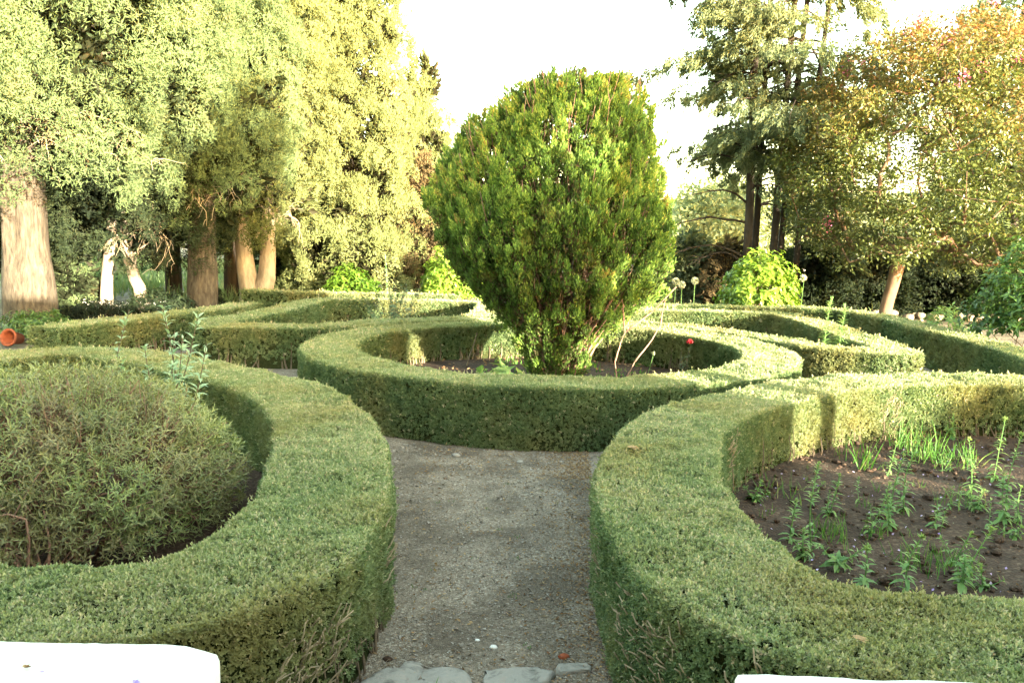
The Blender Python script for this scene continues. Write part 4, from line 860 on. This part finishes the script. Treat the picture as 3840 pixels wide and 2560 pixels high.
block('stone_pier', 'pale stone pier under the white coping slab at bottom left', 'stone pier', [(-2.55, 1.4), (-.72, 1.4), (-.69, 1.84), (-.72, 1.93), (-2.55, 1.98)], 0, 1.03, 'greystone', rng, .02, .006, (-1.6, 1.7))
block('stone_coping', 'white stone coping slab whose edge shows at the bottom right corner', 'stone slab', [(.56, 1.3), (2.4, 1.3), (2.4, 1.86), (1.27, 1.89), (.57, 1.91)], 1.03, 1.15, 'marble', rng, .02, .004, (1.5, 1.6))
block('stone_pier', 'pale stone pier under the white coping slab at bottom right', 'stone pier', [(.6, 1.35), (2.35, 1.35), (2.35, 1.83), (.61, 1.87)], 0, 1.03, 'greystone', rng, .02, .006, (1.5, 1.6))
block('stepping_stone', 'large rough grey-white stone across the near left end of the path', 'stone', [(-.72, 3.6), (-.14, 3.6), (-.13, 3.78), (-.16, 3.89), (-.33, 3.97), (-.45, 4.02), (-.62, 3.95), (-.69, 3.86)], -.05, .026, 'greystone', rng, .012, .02, (-.4, 3.8))
block('stepping_stone', 'rough cream stone in the near middle of the path', 'stone', [(-.11, 3.62), (.04, 3.76), (.23, 3.84), (.24, 3.92), (.2, 3.97), (.02, 3.99), (-.13, 3.95), (-.12, 3.8)], -.05, .024, 'greystone', rng, .012, .02, (.05, 3.85))
block('stepping_stone', 'small half-buried pale stone at the near right edge of the path', 'stone', [(.28, 3.94), (.44, 3.97), (.44, 4.05), (.38, 4.07), (.28, 4.03)], -.05, .02, 'greystone', rng, .01, .016, (.36, 4.0))
block('stepping_stone', 'small pale stone cut by the bottom edge of the frame', 'stone', [(.31, 3.72), (.43, 3.72), (.43, 3.82), (.37, 3.85), (.31, 3.81)], -.05, .02, 'greystone', rng, .01, .016, (.36, 3.78))

def pebble(name, label, x, y, r, mat, z=0.0):
    rng = R(int((x + 9) * 1000)); a = np.linspace(0, 2 * np.pi, 12, endpoint=False); v = np.linspace(-1.4, 1.5, 8)
    G = np.zeros((8, 12, 3)); G[..., 0] = np.cos(v)[:, None] * np.cos(a); G[..., 1] = np.cos(v)[:, None] * np.sin(a) * .75; G[..., 2] = np.sin(v)[:, None] * .55
    G *= (r * (.8 + .45 * vnoise(G * 1.8 + x * 7, 4)))[..., None]; g = Geo(); g.grid(G, closed_v=True); o = g.build(name, M[mat], None, True); o.location = (x, y, z + r * .3); return tag(o, label, 'stone')
pebble('stone', 'small white stone standing out on the near path', -.07, 4.21, .022, 'marble')
pebble('stone', 'tiny pale stone left of the white stone on the near path', -.16, 4.29, .014, 'marble')
pebble('stone', 'brown stone at the tip of the large rough stone', -.62, 4.06, .026, 'soil')
pebble('stone', 'reddish brown stone by the near right hedge foot', .31, 4.12, .03, 'terra')
pebble('stone', 'pale yellowish stone below the ring hedge, left one of the far path', -.55, 8.15, .04, 'greystone')
pebble('stone', 'pale yellowish stone below the ring hedge at the middle of the far path', .1, 7.95, .035, 'greystone')
pebble('stone', 'flat white stone below the ring hedge at the right of the far path', .52, 8.0, .025, 'greystone')

# loose chips, litter and tufts
def scatter_chips():
    rng = R(410); n = 34000
    P = np.zeros((n, 3)); P[:, 1] = 3.3 + 5.3 * rng.random(n) ** 1.35; P[:, 0] = rng.uniform(-1.3, 1.1, n); P[:, 2] = .006
    keep = rng.random(n) < (.25 + .9 * (vnoise(P * 2.3, 2) > .42) * vnoise(P * 6, 3)); P = P[keep]; n = len(P)
    g = Geo(); s = rng.gamma(2.0, .0019, n) * np.maximum(1, P[:, 1] / 5) + .002
    D = rdir(rng, n); D[:, 2] *= .25; leaves(g, P, D, np.array([0, 0, 1.0]) + rng.normal(0, .35, P.shape), s * 2, s * 1.5, rng.random(n), .3); return tag(g.build('gravel_chips', M['chip']), kind='stuff')
scatter_chips()
def scatter_litter():
    rng = R(411); g = Geo()
    n = 5200; P = np.zeros((n, 3)); P[:, 1] = np.where(rng.random(n) < .3, rng.uniform(7.4, 8.6, n), rng.uniform(3.4, 8.4, n)); sd = rng.random(n) < .6
    P[:, 0] = np.where(sd, .62 - np.abs(rng.normal(0, .22, n)), rng.uniform(-.9, .7, n)); P[:, 2] = .012
    P[:, 0] += np.where(sd, .06 * np.maximum(0, P[:, 1] - 5), 0)
    D = rdir(rng, n); D[:, 2] *= .2; leaves(g, P, D, np.array([0, 0, 1.0]) + rng.normal(0, .4, P.shape), rng.uniform(.012, .04, n), rng.uniform(.005, .014, n), rng.random(n))
    n = 900; P = np.stack([rng.uniform(1.6, 6.5, n), rng.uniform(3.6, 9.0, n), np.full(n, .105)], 1); D = rdir(rng, n); D[:, 2] *= .2
    leaves(g, P, D, np.array([0, 0, 1.0]) + rng.normal(0, .4, P.shape), rng.uniform(.01, .03, n), rng.uniform(.005, .014, n), rng.random(n))
    n = 500; a = rng.uniform(0, 6.28, n); r = 2.6 * np.sqrt(rng.random(n)); P = np.stack([RC[0] + r * np.cos(a), RC[1] + r * np.sin(a), np.full(n, .15)], 1); D = rdir(rng, n); D[:, 2] *= .3
    leaves(g, P, D, np.array([0, 0, 1.0]) + rng.normal(0, .5, P.shape), rng.uniform(.04, .08, n), .03, rng.random(n))
    return tag(g.build('leaf_litter', M['litter']), kind='stuff')
scatter_litter()
def scatter_petals():
    rng = R(412); g = Geo(); n = 170; P = np.stack([rng.uniform(1.7, 5.5, n), rng.uniform(4.2, 8.6, n), np.full(n, .115)], 1); D = rdir(rng, n); D[:, 2] = np.abs(D[:, 2]) * .6
    leaves(g, P, D, np.array([0, 0, 1.0]) + rng.normal(0, .5, P.shape), .022, .016, rng.random(n)); tag(g.build('fallen_petals', M['lilac']), kind='stuff')
    g = Geo(); n = 260; P = np.stack([rng.uniform(1.6, 6, n), rng.uniform(4.0, 9, n), np.full(n, .112)], 1); D = rdir(rng, n); D[:, 2] *= .3
    leaves(g, P, D, np.array([0, 0, 1.0]) + rng.normal(0, .4, P.shape), .012, .009, rng.random(n)); tag(g.build('white_grit', M['white']), kind='stuff')
scatter_petals()
def scatter_clods():
    rng = R(419); g = Geo(); n = 1500; a = np.linspace(0, 2 * np.pi, 7, endpoint=False); v = np.linspace(-1.3, 1.5, 5)
    U = np.stack([np.cos(v)[:, None] * np.cos(a), np.cos(v)[:, None] * np.sin(a), np.sin(v)[:, None] * .6 + 0 * a], -1)
    for k in range(n):
        x, y = rng.uniform(1.75, 6.2), rng.uniform(3.8, 8.9); r = min(.05, rng.gamma(2, .007) + .006)
        g.grid(U * (r * (.65 + .7 * vnoise(U * 1.9 + k * 2.3, 9)))[..., None] + np.array([x, y, .10 + r * .1]), closed_v=True)
    tag(g.build('soil_clods', M['soil'], None, False), kind='stuff')
scatter_clods()
def blades(name, spots, mat, seed):
    rng = R(seed); g = Geo()
    for x, y, z, r, n, h, w in spots:
        a = rng.uniform(0, 6.28, n); q = r * np.sqrt(rng.random(n)); P = np.stack([x + q * np.cos(a), y + q * np.sin(a), np.full(n, z)], 1)
        D = rng.normal(0, .3, (n, 3)); D[:, 2] = 1; strips(g, P, D, rdir(rng, n), h * rng.uniform(.5, 1.2, n), w, np.clip(rng.normal(.5, .2, n), 0, 1), rng.uniform(.1, .6, n), prof=((0, 1), (.4, .9), (.75, .6), (1, .05)))
    return tag(g.build(name, M[mat]), kind='stuff')
rng = R(413)
sp = [(4.35, 8.0, .09, .35, 150, .22, .008), (4.28, 8.5, .09, .25, 60, .3, .01), (2.32, 5.74, .09, .14, 46, .22, .006), (2.76, 5.23, .09, .2, 50, .2, .006), (3.37, 7.58, .09, .06, 12, .34, .014), (3.44, 8.0, .09, .2, 22, .2, .01), (2.92, 5.24, .09, .2, 30, .16, .005),
      (2.7, 5.81, .09, .1, 14, .16, .006), (2.37, 6.75, .09, .25, 30, .16, .006), (3.74, 6.6, .09, .2, 26, .18, .006)]
for k in range(70): sp.append((rng.uniform(1.8, 5.5), rng.uniform(3.9, 8.6), .085, .05, rng.integers(3, 9), rng.uniform(.05, .16), .005))
sp += [(-.33, 3.62, .045, .012, 6, .09, .008)]
for k in range(26): sp.append((rng.uniform(-.85, .75), rng.uniform(4.0, 7.5), .004, .03, rng.integers(4, 10), .02, .004))
blades('grass', sp, 'grass', 414)
rng = R(415); sp = []
for k in range(520):
    y = rng.uniform(24, 62); x = -y * rng.uniform(.12, .62); sp.append((x, y, 0, .7, 26, rng.uniform(.25, .6) * (1 + y / 80), .03 * y / 30))
for k in range(160): sp.append((rng.uniform(3, 26), rng.uniform(26, 60), 0, .8, 26, .45, .04))
blades('field_grass', sp, 'field', 416)
rng = R(417); sp = [(RC[0] + r * math.cos(a), RC[1] + r * math.sin(a), .12, .12, 9, .09, .02) for r, a in zip(rng.uniform(.6, 2.5, 90), rng.uniform(0, 6.28, 90))]
blades('ground_cover', sp, 'grass', 418)

def dry_leaf(label, x, y, z, s, seed):
    rng = R(seed); g = Geo(); n = 5; a = np.linspace(-1.2, 1.2, n) + .3; D = np.stack([np.cos(a), np.sin(a), .15 + 0 * a], 1); strips(g, np.zeros((n, 3)), D, np.array([[0, 0, 1.0]] * n), s * (1 - .25 * np.abs(np.linspace(-1, 1, n))), s * .45, np.full(n, .85), .2, prof=((0, .5), (.5, 1), (1, .05)))
    o = g.build('fallen_leaf', M['litter']); o.location = (x, y, z); return tag(o, label, 'leaf')
dry_leaf('dry tan lobed leaf lying on the right hedge near its bend', .87, 5.8, .725, .085, 1)
dry_leaf('dark brown curled leaf lying on the right hedge above the white slab', 1.33, 2.95, .725, .05, 2)

for x_, y_, s_, m_, lab_ in ((-1.16, 1.86, .012, 'litter', 'small orange petal lying on the white slab, the left one'), (-1.11, 1.84, .009, 'lilac', 'tiny pink petal on the white slab beside the orange one'), (-.87, 1.8, .014, 'lilac', 'mauve petal lying near the corner of the white slab')):
    g = Geo(); rng = R(int(-x_ * 1000)); leaves(g, np.zeros((3, 3)), np.array([[1, .3, .1], [.3, 1, .1], [-.4, .8, .1]]), np.array([[0, 0, 1.0]] * 3), s_ * 1.4, s_, rng.random(3)); o = g.build('petal', M[m_]); o.location = (x_, y_, 1.156); tag(o, lab_, 'petal')

# toppled terracotta pot
root = thing('flower_pot', 'terracotta pot lying on its side below the rounded green bush at the left edge', 'pot', (-9.45, 15.6, .14)); g = Geo()
pf = [(.001, 0), (.10, 0), (.14, .26), (.165, .26), (.168, .31), (.14, .31), (.12, .27), (.085, .03), (.001, .03)]; a = np.linspace(0, 2 * np.pi, 24, endpoint=False)
G = np.array([[(r * np.cos(t), r * np.sin(t), z) for t in a] for r, z in pf]); g.grid(G, closed_v=True); o = g.build('pot_body', M['terra'], root, True); o.rotation_euler = (math.radians(75), math.radians(-40), 0)

# pale wire edging by the white trunks
root = thing('wire_fence', 'low bent white wire edging in front of the white trunks', 'fence', (-9.7, 20.2, 0)); g = Geo(); rng = R(420)
for zz in (.12, .3, .46):
    x = np.linspace(-1.0, 1.1, 16); g.tube(np.stack([x, rng.normal(0, .05, 16), zz + .05 * np.sin(x * 3 + zz * 9) + rng.normal(0, .02, 16)], 1), .009, 5)
g.build('rail_wire', M['wire'], root, True); g = Geo()
for x in np.linspace(-.95, 1.05, 13):
    b = rng.normal(0, .06); g.tube(catmull([(x, 0, 0), (x + b, -.02, .3), (x + .09 + b, 0, .5), (x + .19, 0, .34)], .08), .008, 5)
g.build('hoop_wire', M['wire'], root, True)['kind'] = 'stuff'

# pale stones under the dark bushes
rng = R(430); g = Geo()
for k in range(60):
    x = rng.uniform(9.2, 15.5); y = 24.6 + rng.normal(0, .25); r = rng.uniform(.08, .2); a = np.linspace(0, 2 * np.pi, 8, endpoint=False); v = np.linspace(-1.4, 1.5, 6)
    G = np.stack([np.cos(v)[:, None] * np.cos(a), np.cos(v)[:, None] * np.sin(a), np.sin(v)[:, None] * .6 + 0 * a], -1); G = G * (r * (.7 + .6 * vnoise(G * 1.7 + k * 3, 9)))[..., None] + np.array([x, y, r * .4 + rng.uniform(0, .16)]); g.grid(G, closed_v=True)
tag(g.build('rubble', M['path'], None, True), kind='stuff')

# far shed with red roof
root = thing('shed', 'far low white-walled shed with a red roof under the crepe myrtle crown', 'shed', (15.2, 41.5, 0))
def bx(g, x0, x1, y0, y1, z0, z1):
    v = np.array([[x0, y0, z0], [x1, y0, z0], [x1, y1, z0], [x0, y1, z0], [x0, y0, z1], [x1, y0, z1], [x1, y1, z1], [x0, y1, z1]])
    g.quads(np.stack([v[[0, 1, 5, 4]], v[[1, 2, 6, 5]], v[[2, 3, 7, 6]], v[[3, 0, 4, 7]], v[[4, 5, 6, 7]], v[[3, 2, 1, 0]]]), .5)
g = Geo(); bx(g, -1.4, 1.4, -1, 1, 0, 1.35); g.build('wall', M['plaster'], root)
g = Geo(); rr = np.array([[[x, y, z] for x in np.linspace(-1.6, 1.6, 40)] for y, z in ((-1.25, 1.36), (0, 1.95), (1.25, 1.36), (1.25, 1.28), (0, 1.86), (-1.25, 1.28))]); rr[..., 2] += .03 * np.sin(np.arange(40) * 1.6)[None]; g.grid(rr, closed_u=True); g.build('roof', M['roof'], root)
g = Geo(); bx(g, -.3, .3, -1.03, -.98, 0, 1.1); g.build('door', M['barkdark'], root)

# ------------------------------------------------------------------ far hills
def hill(name, x0, x1, y, hgt, seed):
    n = 90; x = np.linspace(x0, x1, n); v = np.linspace(0, 1, 14); G = np.zeros((14, n, 3)); G[..., 0] = x; G[..., 1] = y + v[:, None] * 160
    prof_ = hgt * (.45 + .75 * vnoise(np.stack([x * .012, 0 * x, 0 * x], 1), seed) + .12 * vnoise(np.stack([x * .09, 0 * x, 0 * x], 1), seed + 1)); G[..., 2] = prof_ * np.sin(v * np.pi)[:, None] - .5
    g = Geo(); g.grid(G); return tag(g.build(name, M['hillm'], None, True), kind='structure')
M['hillm'] = solidmat('wooded_hill', [(.35, (.05, .075, .045)), (.55, (.09, .11, .06)), (.7, (.17, .16, .1))], scale=.06, bump=1, bscale=.3, rough=1, spec=0)
hill('hill', -420, 420, 330, 26, 3)

# ------------------------------------------------------------------ behind the camera: what shades the near garden
SUN_EL, SUN_AZ = math.radians(7.5), math.radians(38)     # azimuth: degrees right of straight behind
root = thing('shade_wall', 'long unseen plastered wall behind the viewpoint, added to cast shade', 'wall', (-4, -1.2, 0)); g = Geo(); bx(g, -16, 13.6, -.25, .25, 0, 3.75); g.build('wall_body', M['plaster'], root)  # stand-in for an unseen building, height set by the shade wanted
g = Geo(); bx(g, -16.1, 13.7, -.33, .33, 3.75, 3.85); g.build('coping', M['greystone'], root)
root = thing('house', 'unseen plastered house added behind the viewpoint on the left to block sky light', 'house', (-10, -5, 0)); g = Geo(); bx(g, -7.5, 8.6, -3.2, 3.2, 0, 6.6); g.build('wall', M['plaster'], root)  # added out of view to block sky light and darken shaded faces
g = Geo(); rr = np.array([[[x, y, z] for x in np.linspace(-8, 9.1, 60)] for y, z in ((-3.8, 6.6), (0, 8.2), (3.7, 6.6), (3.7, 6.5), (0, 8.05), (-3.8, 6.5))]); rr[..., 2] += .03 * np.sin(np.arange(60) * 1.6)[None]; g.grid(rr, closed_u=True); g.build('roof', M['roof'], root)
for wx in (-5.5, -1.5, 2.5, 6.2):
    for wz in (1.0, 4.0):
        g = Geo(); bx(g, wx - .55, wx + .55, 3.17, 3.24, wz, wz + 1.5); wo_ = g.build('window', M['plaster'], root); g = Geo(); bx(g, wx - .45, wx + .45, 3.2, 3.25, wz + .1, wz + 1.4); g.build('pane', M['glass'], wo_)
broadtree('leafy tree standing beside the viewpoint', 8.6, 1.6, (-.75, 0, 5.5), (1.75, 1.75, 3.0), 210, 95, 'dkleaf', 440, ll=.13, lw=.075, cl=.42, th=2.4, trunk=.16, name='shade_tree')
for x_, y_, r_, h_, sd_, lab_ in ((14.35, -1.0, 1.85, 2.3, 441, 'low unseen leafy tree added for shade beside the end of the wall'), (18.4, -1.5, 1.5, 3.3, 442, 'middle low unseen leafy tree of the row added for shade beyond the wall'), (21.6, -1.2, 1.4, 3.2, 443, 'farthest low unseen leafy tree of the row added for shade beyond the wall')):  # unseen trees put in and sized to shade the right-hand hedges
    broadtree(lab_, x_, y_, (0, 0, h_ * .5), (r_, r_, h_ * .48), 170, 90, 'dkleaf', sd_, ll=.13, lw=.075, cl=.42, th=.6, trunk=.1, name='shade_tree')

# ------------------------------------------------------------------ light, sky, camera
sun = bpy.data.lights.new('sun', 'SUN'); sun.energy = 2.8; sun.angle = math.radians(.6); sun.color = (1.0, .87, .64)
so = bpy.data.objects.new('sun', sun); COL.objects.link(so)
tosun = Vector((math.sin(SUN_AZ) * math.cos(SUN_EL), -math.cos(SUN_AZ) * math.cos(SUN_EL), math.sin(SUN_EL)))
so.rotation_euler = tosun.to_track_quat('Z', 'Y').to_euler()
w = bpy.data.worlds.new('World'); sc.world = w; w.use_nodes = True; nt = w.node_tree; nt.nodes.clear()
sky = nt.nodes.new('ShaderNodeTexSky'); sky.sky_type = 'NISHITA'; sky.sun_disc = False; sky.sun_elevation = SUN_EL
sky.sun_rotation = math.atan2(tosun.x, tosun.y); sky.air_density = 1.0; sky.dust_density = 1.2; sky.ozone_density = .6
bg = nt.nodes.new('ShaderNodeBackground'); bg.inputs[1].default_value = .15; wo = nt.nodes.new('ShaderNodeOutputWorld')
nt.links.new(mixc(nt, 1.0, sky.outputs[0], (1.0, .93, .70), 'MULTIPLY'), bg.inputs[0]); nt.links.new(bg.outputs[0], wo.inputs[0])

cam = bpy.data.cameras.new('camera'); cam.sensor_width = 36; cam.lens = 28.8; cam.clip_end = 2000; cam.clip_start = .05
co = bpy.data.objects.new('camera', cam); COL.objects.link(co)
pitch = math.atan((1280 - 900) / 3072)
co.matrix_world = Matrix.Translation((0, 0, CAMH)) @ Matrix.Rotation(math.pi / 2 - pitch, 4, 'X') @ Matrix.Rotation(math.radians(1.1), 4, 'Z')
sc.camera = co
sc.view_settings.view_transform = 'Standard'; sc.view_settings.look = 'None'; sc.view_settings.gamma = 1; sc.view_settings.use_curve_mapping = False
sc.view_settings.exposure = 4.35
sc.cycles.max_bounces = 7; sc.cycles.diffuse_bounces = 4; sc.cycles.glossy_bounces = 2; sc.cycles.transmission_bounces = 4
sc.cycles.use_denoising = True; sc.cycles.denoiser = 'OPENIMAGEDENOISE'; sc.cycles.denoising_input_passes = 'RGB_ALBEDO_NORMAL'
